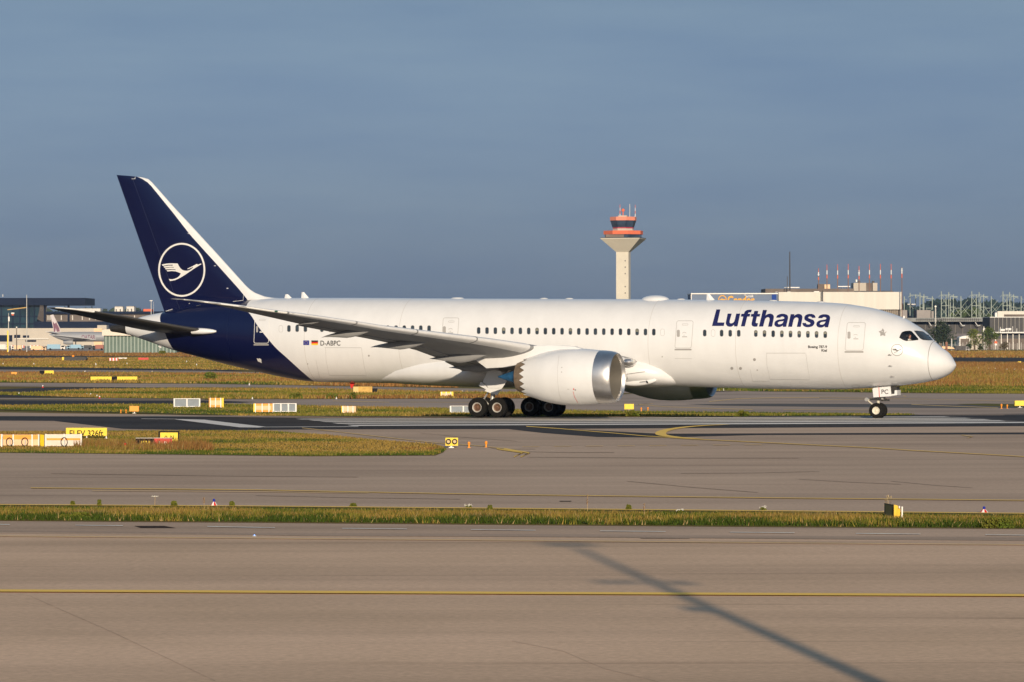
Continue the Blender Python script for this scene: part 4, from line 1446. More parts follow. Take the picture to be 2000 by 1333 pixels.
def blades(label, loop, n, h, w, mix, z0=.022, clump=8.0, hvar=.5, seedk=0, top=None):
    P = np.array([gnd(u, v, 0)[:2] for u, v in loop])
    lo, hi = P.min(0), P.max(0)
    pts = []
    need = n
    x0, y0 = P[:, 0], P[:, 1]
    x1, y1 = np.roll(x0, -1), np.roll(y0, -1)
    while need > 0:
        q = rng.uniform(lo, hi, (min(n * 2, 200000), 2))
        ins = np.zeros(len(q), bool)
        for a0, b0, a1, b1 in zip(x0, y0, x1, y1):
            if b0 == b1:
                continue
            c = ((b0 > q[:, 1]) != (b1 > q[:, 1])) & (q[:, 0] < (a1 - a0) * (q[:, 1] - b0) / (b1 - b0) + a0)
            ins ^= c
        q = q[ins]
        pts.append(q[:need])
        need -= len(q[:need])
    q = np.concatenate(pts)[:n]
    x, y = q[:, 0], q[:, 1]
    k = 1 / clump
    f = (np.sin(x * 1.3 * k + 2 + seedk) + np.sin(y * .9 * k * 2 + x * .4 * k) + np.sin((x * .7 - y * 1.1) * k * 2.3 + 1) + np.sin(x * 5.1 * k + y * 3.3 * k) * .7 + rng.normal(0, .55, n)) / 3.0
    f = (f + 1) / 2
    f2 = rng.uniform(0, 1, n)
    cols = np.zeros((n, 3))
    # mix: list of (upto, colour)
    prev = -9
    for up, c in mix:
        cols[(f >= prev) & (f < up)] = c
        prev = up
    cols *= rng.uniform(.7, 1.3, (n, 1))
    cols[f2 > .955] = STRAW * .75
    hh = h * (1 + rng.uniform(-hvar, hvar, n)) * (.75 + .5 * np.clip(f, 0, 1))
    ang = rng.uniform(0, math.pi, n)
    dx, dy = np.cos(ang) * w / 2, np.sin(ang) * w / 2
    lx, ly = rng.normal(0, .28, n) * hh, rng.normal(0, .28, n) * hh
    V = np.zeros((n, 3, 3))
    z0 = z0 + np.clip(-(y - EDGE) * FALL, LOW, 0)
    V[:, 0] = np.stack([x - dx, y - dy, z0], 1)
    V[:, 1] = np.stack([x + dx, y + dy, z0], 1)
    V[:, 2] = np.stack([x + lx, y + ly, z0 + hh], 1)
    me = D.meshes.new('grass')
    me.vertices.add(3 * n)
    me.vertices.foreach_set('co', V.ravel())
    me.loops.add(3 * n)
    me.loops.foreach_set('vertex_index', np.arange(3 * n, dtype=np.int32))
    me.polygons.add(n)
    me.polygons.foreach_set('loop_start', np.arange(0, 3 * n, 3, dtype=np.int32))
    me.update()
    ca = me.color_attributes.new('blade_colour', 'FLOAT_COLOR', 'POINT')
    cc = np.ones((3 * n, 4), np.float32)
    cc[:, :3] = np.repeat(cols, 3, 0)
    ca.data.foreach_set('color', cc.ravel())
    o = new_obj('grass', me, None, M_BLADE)
    return tag(o, label, kind='stuff')


def shift(pl, dv):
    return [(u, v + dv) for u, v in pl]


dryish = [(.18, GREEN), (.42, OLIVE), (.80, OCHRE), (9, RUST)]
strawy = [(.10, GREEN), (.32, OLIVE), (.74, OCHRE * .85), (.95, STRAW * .55), (9, RUST)]
greenish = [(.5, GREEN), (.78, OLIVE), (9, OCHRE)]
mixed = [(.35, GREEN), (.66, OLIVE), (9, OCHRE)]
V_CLIP = [(-250, 986), (500, 991), (1000, 995.5), (1500, 1000), (2250, 1008)]
N_CLIP = [(-250, 1016.5), (500, 1021), (1000, 1025.5), (1500, 1029.5), (2250, 1035.5)]
MIDL = [(-250, 1008), (500, 1012), (1000, 1016), (1500, 1020), (2250, 1026)]
blades('dry ochre grass filling the narrow verge in the foreground', shift(V_CLIP, 9.5) + MIDL[::-1], 42000, .13, .03, strawy, clump=2.2)
blades('sparse short green grass along the yellow line', shift(V_CLIP, 3) + shift(V_CLIP, 10.5)[::-1], 12000, .05, .05, [(.5, GREEN * .8), (.8, OLIVE * .8), (9, OCHRE * .7)], clump=2)
blades('dark green grass along the near edge of the foreground verge', shift(MIDL, -2) + N_CLIP[::-1], 24000, .15, .04, [(.62, GREEN * .8), (.8, OLIVE), (9, OCHRE)], clump=1.4, seedk=3)
blades('green and ochre mown grass on the island left of the taxiway', [(-300, 846), (0, 844), (400, 842), (520, 842.5), (640, 851), (740, 861), (850, 869), (870, 877), (850, 889), (600, 890.5), (400, 888), (0, 884), (-300, 882)], 60000, .07, .05, [(.10, GREEN), (.36, OLIVE), (.90, OCHRE * .95), (9, RUST)], clump=6)
blades('darker green grass fringe along the near edge of the island', [(-300, 878), (0, 880), (400, 884.5), (600, 886.5), (840, 885), (862, 876), (871, 880), (852, 890), (600, 891.5), (400, 889), (0, 884.6), (-300, 882)], 14000, .10, .05, greenish, clump=2)
blades('reddish tall weeds around the direction signs', [(150, 866), (400, 868), (420, 882), (140, 882)], 3600, .30, .035, [(.2, OLIVE), (.5, OCHRE * .8), (9, RUST)], clump=3)
blades('short green grass on the verge beyond the runway', [(-300, 790), (0, 793), (400, 789.5), (900, 799.5), (1200, 804), (1600, 807.6), (1790, 810.4), (1600, 812.4), (1000, 814), (640, 813), (400, 809.5), (0, 800.8), (-300, 799)], 60000, .15, .12, [(.28, GREEN), (.75, OLIVE), (9, OCHRE)], clump=14)
blades('rough grass between the far taxiways', [(-300, 764), (40, 770), (200, 762.5), (400, 760.2), (640, 762.8), (900, 768.6), (1200, 770), (1130, 778), (800, 779), (450, 779.6), (200, 777.6), (60, 773.5)], 45000, .28, .2, [(.22, GREEN), (.5, OLIVE), (.85, OCHRE), (9, RUST)], clump=16)
blades('brown dry grass on the far left of the airfield', [(-300, 730), (300, 730), (640, 734.5), (760, 742), (900, 758), (640, 753.8), (400, 749.6), (0, 747.2), (-300, 746)], 45000, .4, .3, [(.12, GREEN), (.25, OLIVE), (.55, OCHRE), (9, RUST * 1.15)], clump=22)
blades('olive grass band in front of the distant apron', [(-300, 706), (200, 699), (640, 700), (700, 728), (480, 723.5), (0, 716.6), (-300, 716)], 45000, .3, .4, [(.35, OLIVE), (.8, OCHRE), (9, RUST)], clump=30)
blades('red brown grass along the edge of the terminal apron', [(-300, 686), (340, 688), (640, 692), (640, 699.5), (230, 696), (0, 694.6), (-300, 693)], 26000, .5, .6, [(.2, OCHRE), (9, RUST)], clump=40)
blades('tall rust coloured grass right of the aircraft nose', [(1700, 711), (1940, 711.6), (2250, 713), (2250, 757), (1700, 757)], 70000, .55, .16, [(.10, GREEN), (.22, OLIVE), (.52, OCHRE), (9, RUST * 1.1)], clump=12)
blades('greener grass along the far taxiway edge', [(1700, 755), (2250, 757), (2250, 771), (1950, 769.4), (1600, 765.6), (1380, 764.2), (1380, 761)], 26000, .25, .14, [(.45, OLIVE), (.8, GREEN), (9, OCHRE)], clump=10)
blades('pale brown grass beyond the far asphalt strip', [(1700, 686), (2250, 688), (2250, 699.5), (1700, 698.6)], 22000, .5, .5, [(.12, OLIVE), (.6, OCHRE), (9, RUST * 1.15)], clump=30)


def bush(u, v, wpx, hpx, name, label, cat, n=260, cols=(GREEN, OLIVE), leaf=.05, group=None, stem=True):
    c = gnd(u, v)
    Y = c.y
    w_, h_ = wpx * Y / F, hpx * Y / F
    th = thing(name, c, label, cat, group)
    cr = MB()
    for _ in range(n):
        a = rng.uniform(0, 2 * math.pi)
        zz = rng.uniform(.02, 1) ** .8
        r = w_ / 2 * math.sqrt(rng.uniform(0, 1)) * (1.05 - .6 * zz * rng.uniform(.6, 1))
        p = Vector((r * math.cos(a), r * math.sin(a) * .7, zz * h_))
        s_ = leaf * rng.uniform(.6, 1.5)
        d1 = Vector(rng.normal(0, 1, 3)).normalized() * s_
        d2 = Vector(rng.normal(0, 1, 3)).normalized() * s_ * .6
        cr.add([p - d1, p + d2, p + d1, p - d2], [(0, 1, 2, 3)])
    k = 'leaf_' + str(int(cols[0][1] * 1000))
    cr.build('foliage', mat(k, tuple(cols[0]), rough=.9, var=.5, scale=2.5, var2=tuple(cols[1]), spec=.1), th, fix=False)
    st_ = MB()
    for _ in range(5):
        st_.cyl((0, 0, 0), (rng.uniform(-.35, .35) * w_, rng.uniform(-.2, .2) * w_, h_ * rng.uniform(.5, .85)), .012 if h_ < 1.2 else .05, .005, 4)
    st_.build('stem', mat('stem_brown', (.12, .08, .04), rough=.9), th, fix=False)
    return th


for u, v, w_, h_, lab in ((142, 988, 10, 8, 'small green weed at the yellow line, first one from the left'), (194, 989, 9, 12, 'small pointed weed on the foreground verge'), (340, 990, 14, 10, 'bushy olive weed left of the blue edge lamp'), (453, 990, 12, 10, 'low green weed just right of the blue edge lamp'),
                        (690, 991, 15, 7, 'flat spreading weed on the verge below the tail'), (957, 996, 11, 8, 'small weed with a notched top on the foreground verge'), (1228, 997, 12, 10, 'pointed green weed on the verge below the control tower'), (1948, 1033, 70, 21, 'wide dark green weed clump under the right edge lamp'), (158, 1016, 46, 14, 'broad green weed clump near the left frame edge'), (130, 1016, 40, 10, 'low weed clump beside the broad left one')):
    bush(u, v, w_, h_, 'weed_plant', lab, 'weed', n=int(90 + w_ * 22), leaf=.035, group='weeds on the foreground verge')
for u, v, h_, lab in ((1147, 1002, 36, 'tall brown seed stalk rising over the yellow line'), (1258, 1014, 31, 'pale straw stalk on the foreground verge'), (302, 990, 21, 'thin stalk with a flat white flower head'), (398, 991, 19, 'thin green stalk left of the blue edge lamp')):
    c = gnd(u, v)
    th = thing('grass_stalk', c, lab, 'stalk', 'tall stalks on the verge')
    hh = h_ * c.y / F
    MB().cyl((0, 0, 0), (.02, 0, hh), .010, .006, 5).build('stem', mat('stalk_straw', (.4, .28, .14), rough=.9), th)
    b_ = MB()
    for _ in range(26):
        zz = rng.uniform(.45, 1) * hh if u != 302 else hh * rng.uniform(.93, 1)
        sp = .03 if u != 302 else .11
        b_.ball((rng.uniform(-sp, sp), rng.uniform(-sp, sp), zz), .012, 5, 3)
    b_.build('seed_head', mat('flower_white', (.7, .68, .6), rough=.9) if u == 302 else mat('seed_brown', (.2, .11, .06), rough=.9), th, fix=False)
for u, v, lab in ((915, 993, 'small white flowering herb below the landing gear'), (1328, 1003, 'white flowering herb below the far engine'), (1490, 997, 'white flower cluster at the yellow line')):
    t_ = bush(u, v, 14, 6, 'flowering_herb', lab, 'wildflower', n=120, leaf=.03, group='white wildflowers')
    b_ = MB()
    for _ in range(22):
        b_.ball((rng.uniform(-.12, .12), rng.uniform(-.1, .1), rng.uniform(.07, .14)), .014, 5, 3)
    b_.build('blossom', mat('flower_white', (.7, .68, .6), rough=.9), t_, fix=False)
for u, v, w_, h_, lab in ((411, 744, 30, 15, 'dark green bush in the dry grass under the tail'), (317, 693, 18, 7, 'small dark bush below the tail cone'), (578, 779, 28, 8, 'low green shrub at the taxiway edge under the belly'), (650, 779, 26, 7, 'low green shrub left of the red belly mast'), (690, 779, 9, 9, 'small round shrub under the red belly mast'), (1450, 814, 16, 4, 'low tuft on the verge beyond the runway, below the lettering'), (1235, 814, 18, 4, 'low tuft on the verge behind the engine')):
    bush(u, v, w_, h_, 'wild_shrub', lab, 'shrub', n=380, leaf=.28, group='wild shrubs on the airfield')

# ================================================================== AIRFIELD FURNITURE
M_SY = mat('sign_yellow', (.85, .60, .02), rough=.5, var=.05)
M_SO = mat('sign_orange', (.85, .33, .02), rough=.5, var=.06)
M_SW = mat('sign_back_white', (.70, .62, .52), rough=.6, var=.08, scale=2)
M_SP = mat('sign_back_peach', (.78, .52, .30), rough=.6, var=.08, scale=2)
M_SB = mat('sign_black', (.012, .011, .012), spec=.06, rough=.5)
M_SR = mat('sign_red', (.55, .015, .012), rough=.5)
M_SG = mat('sign_back_grey', (.20, .235, .27), rough=.55, var=.08, scale=2)
M_POST = mat('galvanised_post', (.62, .60, .56), rough=.5, metal=.2)
M_CONC = mat('footing_concrete', (.4, .37, .33), rough=.9, var=.1, scale=8)


def sign(name, label, cat, u0, v0, u1, vb, faces, clear=.18, frame=None, text=None, depth=.22, posts=3, group=None, back_rail=None, foot_v=None):
    """upright board: faces = [(from, to, material)] along its width; text = [(string, u0,v0,u1,v1, material)]"""
    c = gnd((u0 + u1) / 2, vb)
    Y = c.y
    th = thing(name, c, label, cat, group)
    k = Y / F
    w_, h_ = (u1 - u0) * k, (vb - v0) * k
    z0 = min(clear, h_ * .3)
    MB().box(-w_ / 2 + .01, w_ / 2 - .01, 0.0, depth, z0 + .01, h_ - .01).build('case', frame or M_POST, th)
    for a, b_, m_ in faces:
        MB().box(-w_ / 2 + w_ * a, -w_ / 2 + w_ * b_, -.03, -.003, z0, h_).build('face_panel', m_, th)
    for i in range(posts):
        x = -w_ / 2 + w_ * (i + .5) / posts if posts < 3 else -w_ / 2 + .05 + (w_ - .1) * i / (posts - 1)
        MB().box(x - .03, x + .03, .02 + depth * .3, .08 + depth * .3, 0, z0 + .02).box(x - .12, x + .12, -.05, .3, 0, .04).build('post', M_POST, th)
    for tx in (text or []):
        s_, a, b_, c_, d_, m_ = tx
        vf = text_px(s_, a, b_, c_, d_, .15)
        lay('lettering', vf, lambda u, v: Vector(at(u, v, Y)) - c + Vector((0, -.036, 0)), m_, th)
    return th


def post_frames(th, xs, h_, m_, y=-.06, w_=.07):
    for x in xs:
        MB().box(x - w_ / 2, x + w_ / 2, y - .04, y, 0, h_).build('upright', m_, th)


# left foreground group
t = sign('elevation_sign', 'yellow board reading ELEV 326ft standing in tall weeds behind the white backed sign', 'sign', 129, 836, 209, 858, [(0, 1, M_SY)], frame=M_SW, text=[('ELEV 326ft', 136, 840.6, 202, 852.5, M_SB)])
t = sign('direction_sign', 'yellow sign with an up arrow and letter N in a dark frame', 'sign', 309.5, 842.5, 350, 866, [(0, 1, M_SB), ], clear=.1, frame=M_SB)
cN = t.location.copy()
lay('yellow_panel', fill_mesh([[(313, 845.2), (347.4, 845.2), (347.4, 862.5), (313, 862.5)]]), lambda u, v: Vector(at(u, v, cN.y)) - cN + Vector((0, -.035, 0)), M_SY, t)
lay('lettering', text_px('N', 333, 850.8, 339.5, 859, .15), lambda u, v: Vector(at(u, v, cN.y)) - cN + Vector((0, -.042, 0)), M_SB, t)
lay('arrow', fill_mesh([line_loop([(324.3, 860), (324.3, 852)], 1.0), line_loop([(321, 855), (324.3, 851.3), (327.6, 855)], 1.0)]), lambda u, v: Vector(at(u, v, cN.y)) - cN + Vector((0, -.042, 0)), M_SB, t)
t = sign('runway_holding_sign', 'long sign half black with yellow characters, half red with white ones, in a white frame', 'sign', 265, 856, 336, 872, [(0, .5, M_SB), (.5, 1, M_SR)], frame=M_SW, text=[('187-8', 276, 861.5, 294, 869, M_SY), ('1 8', 311, 862.5, 326, 869, M_SW)])
kk = t.location.y / F
MB().box(-35.5 * kk, 35.5 * kk, -.07, .25, 15.6 * kk, 16.4 * kk).build('top_rail', M_SW, t)
for u0, v0, u1, vb, ms_, lab, loops_ in ((-34, 849, 4, 874, M_SP, 'pale orange sign back cut by the left frame edge', 0), (5, 849.5, 76, 873, M_SP, 'orange topped sign back with two dark hanging cable loops', 2), (90, 848.6, 159, 874, M_SW, 'white sign back with an orange band, half overgrown, beside the elevation board', 1)):
    c = gnd((u0 + u1) / 2, vb)
    k = c.y / F
    w_, h_ = (u1 - u0) * k, (vb - v0) * k
    t = thing('rear_facing_sign', c, lab, 'sign', 'sign backs on the grass island')
    MB().box(-w_ / 2, w_ / 2, 0, .25, .06, h_).build('case', ms_, t)
    MB().box(-w_ / 2 + .01, w_ / 2 - .01, -.02, -.003, h_ * (.62 if ms_ == M_SP else .55), h_ * (.98 if ms_ == M_SP else .70)).build('orange_band', M_SO, t)
    for x in ((-w_ / 2, -w_ * .2, w_ * .32, w_ / 2) if ms_ == M_SP else (-w_ / 2, w_ * .02, w_ / 2)):
        MB().box(x - .035, x + .035, -.10, -.03, 0, h_ * 1.03).build('upright', M_POST, t)
    for q in range(loops_):
        x0 = -w_ / 2 + w_ * ((.2, .62)[q] if loops_ == 2 else .52)
        pts = [(x0 + .16 * math.sin(a), -.13, h_ * .42 + h_ * .34 * math.cos(a)) for a in [2 * math.pi * i / 14 for i in range(15)]]
        MB().tube(pts, .022, 5).build('cable_loop', M_DARK, t)
        MB().cyl((x0 + .02, -.12, .05), (x0 + .02, -.12, h_ * .6), .03, .03, 6).build('connector', M_POST, t)
c = gnd(84, 874)
t = thing('small_angled_sign', c, 'narrow yellow and white angled sign between two larger sign backs', 'sign')
k = c.y / F
MB().prism([(-6 * k, .1, 0), (2 * k, 0, 0), (2 * k, 0, 24 * k), (-6 * k, .1, 25 * k)], (0, .05, 0)).build('yellow_side', M_SY, t)
MB().prism([(2.3 * k, 0, 0), (6 * k, .3, 0), (6 * k, .3, 23 * k), (2.3 * k, 0, 24 * k)], (0, .05, 0)).build('white_side', M_SW, t)


def cone_lamp(u, vb, hpx, wpx, lamp, stripes, label, group, name='edge_lamp', mats=None):
    c = gnd(u, vb)
    k = c.y / F
    t = thing(name, c, label, 'lamp', group)
    h_, w_ = hpx * k, wpx * k
    b1, b2 = MB(), MB()
    n = 16
    for i in range(n):
        a0, a1 = 2 * math.pi * i / n, 2 * math.pi * (i + 1) / n
        (b1 if (i // 2) % 2 else b2).add([(w_ / 2 * math.cos(a0), w_ / 2 * math.sin(a0), .01), (w_ / 2 * math.cos(a1), w_ / 2 * math.sin(a1), .01), (w_ * .14 * math.cos(a1), w_ * .14 * math.sin(a1), h_ * .62), (w_ * .14 * math.cos(a0), w_ * .14 * math.sin(a0), h_ * .62)], [(0, 1, 2, 3)])
    b1.build('white_stripes', M_WHTP, t)
    b2.build('red_stripes', M_SR, t)
    MB().cyl((0, 0, h_ * .6), (0, 0, h_ * .72), w_ * .15, w_ * .15, 10).ball((0, 0, h_ * .82), (w_ * .17, w_ * .17, h_ * .19), 10, 6).build('lamp_dome', lamp, t, smooth=True)
    return t


M_WHTP = mat('white_stripe_plastic', (.75, .73, .70), rough=.5)
M_BLUEL = mat('blue_lamp_glass', (.02, .03, .30), rough=.15)
M_REDL = mat('red_lamp_glass', (.5, .02, .015), rough=.2)
M_ORL = mat('orange_lamp_glass', (.85, .30, .03), rough=.3)
cone_lamp(418, 989.5, 15, 16, M_BLUEL, 1, 'blue taxiway edge lamp on a red and white striped skirt, left part of the verge', 'striped edge lamps')
cone_lamp(1922, 1003, 13.5, 19, M_BLUEL, 1, 'blue edge lamp on a wide red and white skirt right of the yellow cabinet', 'striped edge lamps')
c = gnd(497, 1048.5)
t = thing('flush_lamp', c, 'tiny flush pavement lamp shining blue white in the near concrete', 'lamp')
MB().cyl((0, 0, .012), (0, 0, .03), .07, .05, 12).build('housing', M_POST, t)
MB().ball((0, 0, .035), .022, 8, 5).build('lens', mat('lit_blue_lens', (.1, .25, .9), emit=((.2, .4, 1), 1.6)), t)

# black and yellow cabinet on the verge, seen edge on
c = gnd(1747, 1016.5)
t = thing('sign_cabinet', c, 'olive fronted sign cabinet with a bright yellow end and a white post', 'cabinet')
k = c.y / F
P3 = lambda u, v, dy=0: ((u - 1747) * k, dy, (1016.5 - v) * k)
MB().prism([P3(1730.8, 1014, .55), P3(1745.6, 1019, 0), P3(1745.6, 986.2, 0), P3(1730.8, 984.6, .55)], (.0, .06, 0)).build('rear_face', mat('dark_olive_frame', (.035, .035, .018), rough=.6), t)  # dark frame around the olive inset
MB().prism([P3(1732.6, 1010, .50), P3(1742.4, 1014, .10), P3(1742.4, 988.6, .10), P3(1732.6, 987.2, .50)], (0, -.03, 0)).build('panel_inset', mat('olive_panel', (.075, .075, .03), rough=.6), t)
MB().prism([P3(1746, 1018.5, 0), P3(1758.6, 1018.5, .12), P3(1759, 995, .12), P3(1757, 991.5, .10), P3(1753.5, 988, .05), P3(1746, 986.2, 0)], (0, .5, 0)).build('yellow_end', M_SYC if 'M_SYC' in globals() else mat('cabinet_yellow', (.88, .55, .06), rough=.5), t)
MB().box(*(P3(1761.2, 0)[0], P3(1763.8, 0)[0]), .05, .12, 0, P3(0, 990)[2]).build('post', M_POST, t)
MB().box(*(P3(1755.6, 0)[0], P3(1757.6, 0)[0]), -.02, .03, P3(0, 993)[2], P3(0, 988.6)[2]).build('latch', M_POST, t)
b_ = bush(1741, 1013, 22, 42, 'dry_weed', 'dry brown weed tuft standing behind the olive cabinet', 'weed', n=150, cols=(np.array((.3, .22, .13)), np.array((.4, .32, .2))), leaf=.03)
b_.location.y += .9

# twin guard lamp and two small lamps by the arrow
c = gnd(881.5, 875.5)
k = c.y / F
t = thing('guard_lamp_pair', c, 'yellow box with two round dark rimmed lamps at the tip of the grass island', 'lamp')
MB().box(-11.5 * k, 13 * k, 0, .35, 4.5 * k, 20 * k).build('housing', M_SY, t)
MB().box(-2 * k, 1.6 * k, .05, .2, 0, 4.6 * k).box(-5 * k, 5 * k, -.05, .3, 0, .05).build('post', M_POST, t)
for x in (-5.6, 6.6):
    l_ = MB().lathe([(.0, 5.3 * k), (-.10, 5.2 * k), (-.10, 3.6 * k), (-.02, 3.3 * k)], (x * k, -.003, 12.8 * k), (0, 1, 0), 24).build('lamp_hood', M_SB, t, smooth=True)
    MB().cyl((x * k, -.005, 12.8 * k), (x * k, -.02, 12.8 * k), 3.5 * k, 3.5 * k, 20).build('lens', mat('pale_lamp_glass', (.55, .42, .22), rough=.25), l_)


def stub(u, vb, hpx, m_, label, group):
    c = gnd(u, vb)
    k = c.y / F
    t = thing('stub_lamp', c, label, 'lamp', group)
    h_ = hpx * k
    MB().cyl((0, 0, 0), (0, 0, .03), h_ * .3, h_ * .28, 12).cyl((0, 0, .03), (0, 0, h_ * .55), h_ * .10, h_ * .14, 10).build('stem', M_SO, t)
    MB().cyl((0, 0, h_ * .55), (0, 0, h_ * .68), h_ * .2, h_ * .24, 12).ball((0, 0, h_ * .80), (h_ * .23, h_ * .23, h_ * .22), 10, 6).build('lamp_dome', m_, t, smooth=True)
    return t


for u, v, h_, lab in ((916, 875.5, 12.5, 'small orange stub lamp just right of the twin guard lamp'), (949.5, 874.3, 12.5, 'small orange stub lamp left of the yellow double arrow'), (236, 807.2, 7, 'outer one of two small amber lamps left of the orange box'), (246.2, 807.2, 7, 'amber lamp touching distance from the orange box'),
                    (1252.5, 803.6, 7.5, 'amber stub lamp right of the yellow box behind the engine'), (1265.5, 803.2, 7.5, 'second amber stub lamp right of the yellow box, towards the nose'), (1956, 798.4, 9, 'far amber lamp of the pair near the right frame edge'), (1967.3, 798.4, 8, 'amber lamp beside the yellow box at the right frame edge')):
    stub(u, v, h_, M_ORL, lab, 'amber stub lamps')
for u, v, h_, lab in ((245, 876.5, 11, 'red glass lamp with a white foot in the weeds by the holding sign'), (254, 875.5, 7, 'smaller red lamp beside the white footed one')):
    stub(u, v, h_, M_REDL, lab, 'red lamps in the weeds')


def cabinet(u0, v0, u1, vb, body_m, label, style='plain', group='equipment boxes along the far verge', name='equipment_box'):
    c = gnd((u0 + u1) / 2, vb)
    k = c.y / F
    t = thing(name, c, label, 'box', group)
    w_, h_ = (u1 - u0) * k, (vb - v0) * k
    if style == 'plain':
        MB().box(-w_ / 2, w_ / 2, 0, .6, h_ * .28, h_).build('case', body_m, t)
        MB().box(-w_ * .05, w_ * .05, .2, .4, 0, h_ * .28).box(-w_ * .2, w_ * .2, 0, .5, 0, .04).build('post', M_POST, t)
        MB().box(-w_ / 2 + .03, w_ / 2 - .03, -.02, -.003, h_ * .34, h_ * .94).build('door_panel', body_m, t)
    elif style == 'grey':
        n = 3 if w_ / k > 45 else (4 if w_ / k > 38 else 3)
        MB().box(-w_ / 2, w_ / 2, .05, .5, h_ * .12, h_ * .95).build('case', body_m, t)
        for i in range(n):
            x = -w_ / 2 + w_ * i / (n - 1)
            MB().box(x - .07, x + .07, -.08, .02, 0, h_).build('upright', M_WHTP, t)
        MB().box(-w_ / 2, w_ / 2, -.05, .04, h_ * .93, h_).box(-w_ / 2, w_ / 2, -.05, .04, h_ * .1, h_ * .17).build('rail', M_WHTP, t)
    else:
        MB().box(-w_ / 2, w_ / 2, .05, .6, h_ * .08, h_ * .98).build('case', body_m, t)
        MB().box(-w_ * .42, w_ * .42, .0, .04, h_ * .3, h_ * .75).build('pale_panel', M_SP, t)
        sgn = 1 if style == 'right' else -1
        MB().box(*sorted((sgn * w_ * .38, sgn * w_ * .5)), -.05, .65, h_ * .02, h_ * 1.0).build('yellow_end', M_SY, t)
        for x in (-.4, -.05, .3):
            MB().box(x * w_ - .05, x * w_ + .05, -.06, -.01, 0, h_).build('upright', M_WHTP, t)
    return t


cabinet(340.5, 778.5, 390, 797, M_SG, 'long grey board in a white frame standing on the verge under the tail', 'grey')
cabinet(408, 777.5, 437, 797.5, M_SO, 'orange sign box with a yellow right end under the rear fuselage', 'right')
cabinet(495, 788.5, 533, 806.5, M_SO, 'orange and cream box with a yellow left end joined to a grey board', 'left')
cabinet(534, 788, 578, 806.5, M_SG, 'grey board with white uprights right of the cream box', 'grey')
cabinet(667, 793.5, 695, 808, M_SP, 'small peach coloured box with a yellow left end under the belly', 'left')
cabinet(880, 793, 930, 807.5, M_SG, 'pale grey board partly hidden by the main wheels', 'grey')
cabinet(253, 793.5, 271, 808, M_SO, 'plain orange box on one leg beside the runway', 'plain')
cabinet(1219.5, 789.5, 1238, 804, M_SY, 'plain yellow box on one leg just right of the near engine', 'plain')
cabinet(1982, 783, 2003, 797, M_SY, 'yellow box on one leg cut by the right frame edge', 'plain')
cabinet(860, 765.5, 885.5, 777.5, M_SY, 'black and yellow sign box far behind the main wheels', 'right', None, 'far_sign_box')
cabinet(22, 727.3, 33, 734.5, M_SO, 'small round cornered orange box at the far left taxiway', 'plain', None, 'far_orange_box')
cabinet(1988, 706.3, 1994.5, 710.6, M_SY, 'tiny yellow box by the far asphalt at the right', 'plain', None, 'far_yellow_box')
for args in (('taxiway_sign', 'short sign with a black left third and a bright yellow rest, far left', 'sign', 77, 724.2, 105, 734.6, [(0, .36, M_SB), (.36, 1, M_SY)]), ('taxiway_sign', 'very long yellow sign with a black square in its middle', 'sign', 177, 736, 268, 745.8, [(0, .45, M_SY), (.45, .57, M_SB), (.57, 1, M_SY)])):
    t = sign(*args, clear=.1, posts=2, group='far taxiway signs')
    cc_, u0, u1 = t.location.copy(), args[3], args[5]
    mk = MB()
    for i in range(9):
        uu = u0 + (u1 - u0) * (.42 + .06 * i if u0 < 100 else .12 + .035 * i)
        p = Vector(at(uu, (args[4] + args[6]) / 2 + 1, cc_.y)) - cc_
        mk.box(p.x - .07, p.x + .07, -.045, -.034, p.z - .12, p.z + (.14 if i % 2 else .05))
    mk.build('lettering', M_SB, t)
# yellow equipment container seen blurred below the red mast
c = gnd(712, 770.5)
k = c.y / F
t = thing('yellow_container', c, 'large dusty yellow container with a black end seen under the belly', 'container')
MB().box(-22 * k, 15 * k, 0, 2.2, .15, 15 * k).build('body', mat('dusty_yellow', (.62, .38, .10), rough=.8, var=.2, scale=2), t)
MB().box(15 * k, 24 * k, .1, 2.0, .3, 11 * k).build('black_end', M_SB, t)
MB().box(-22 * k, -12 * k, -.03, -.004, .2, 14.4 * k).build('pale_panel', mat('pale_dusty_yellow', (.72, .5, .2), rough=.8), t)
for x in (-16, 8):
    MB().cyl((x * k, .2, .25), (x * k, 2.0, .25), .25, .25, 10).build('wheel', M_RUBBER, t)


def marker(u, vb, hpx, m_, label, group, name):
    c = gnd(u, vb)
    k = c.y / F
    t = thing(name, c, label, 'lamp', group)
    h_ = hpx * k
    MB().cyl((0, 0, 0), (0, 0, h_ * .5), h_ * .42, h_ * .2, 8).build('skirt', m_, t)
    MB().cyl((0, 0, h_ * .5), (0, 0, h_ * .6), h_ * .2, h_ * .2, 8).ball((0, 0, h_ * .75), h_ * .26, 8, 5).build('lamp_dome', M_WHTP, t, smooth=True)
    return t


for u, v, lab in ((83.5, 758, 'red and white marker lamp on the far taxiway edge, alone between two strips'), (37, 772.5, 'red and white marker lamp on the dark asphalt at far left'), (170.5, 773.5, 'red marker lamp, left one of a touching pair'), (177, 774, 'red marker lamp, right one of a touching pair'), (189.5, 777, 'small marker lamp left of the white footed one'), (194.5, 779, 'white footed marker lamp on the far strip')):
    marker(u, v, 5.5, M_SR, lab, 'red and white marker lamps', 'marker_lamp')
far_l = [(97, 747), (25.5, 746), (33.5, 746), (6, 713.5), (66, 713.5), (187, 713.8), (248, 713.2), (364.5, 709), (384, 715), (166, 728.5), (297, 729), (487, 753), (493, 780), (657, 779.8), (903, 767), (1413, 763.5), (1966.5, 726), (1982, 726), (1997.5, 726), (1892, 714.5), (1911, 722.5), (1896, 722.5), (1881, 722.5), (1915.5, 727), (1930, 723.5), (1944, 723.5)]
far_l.sort()
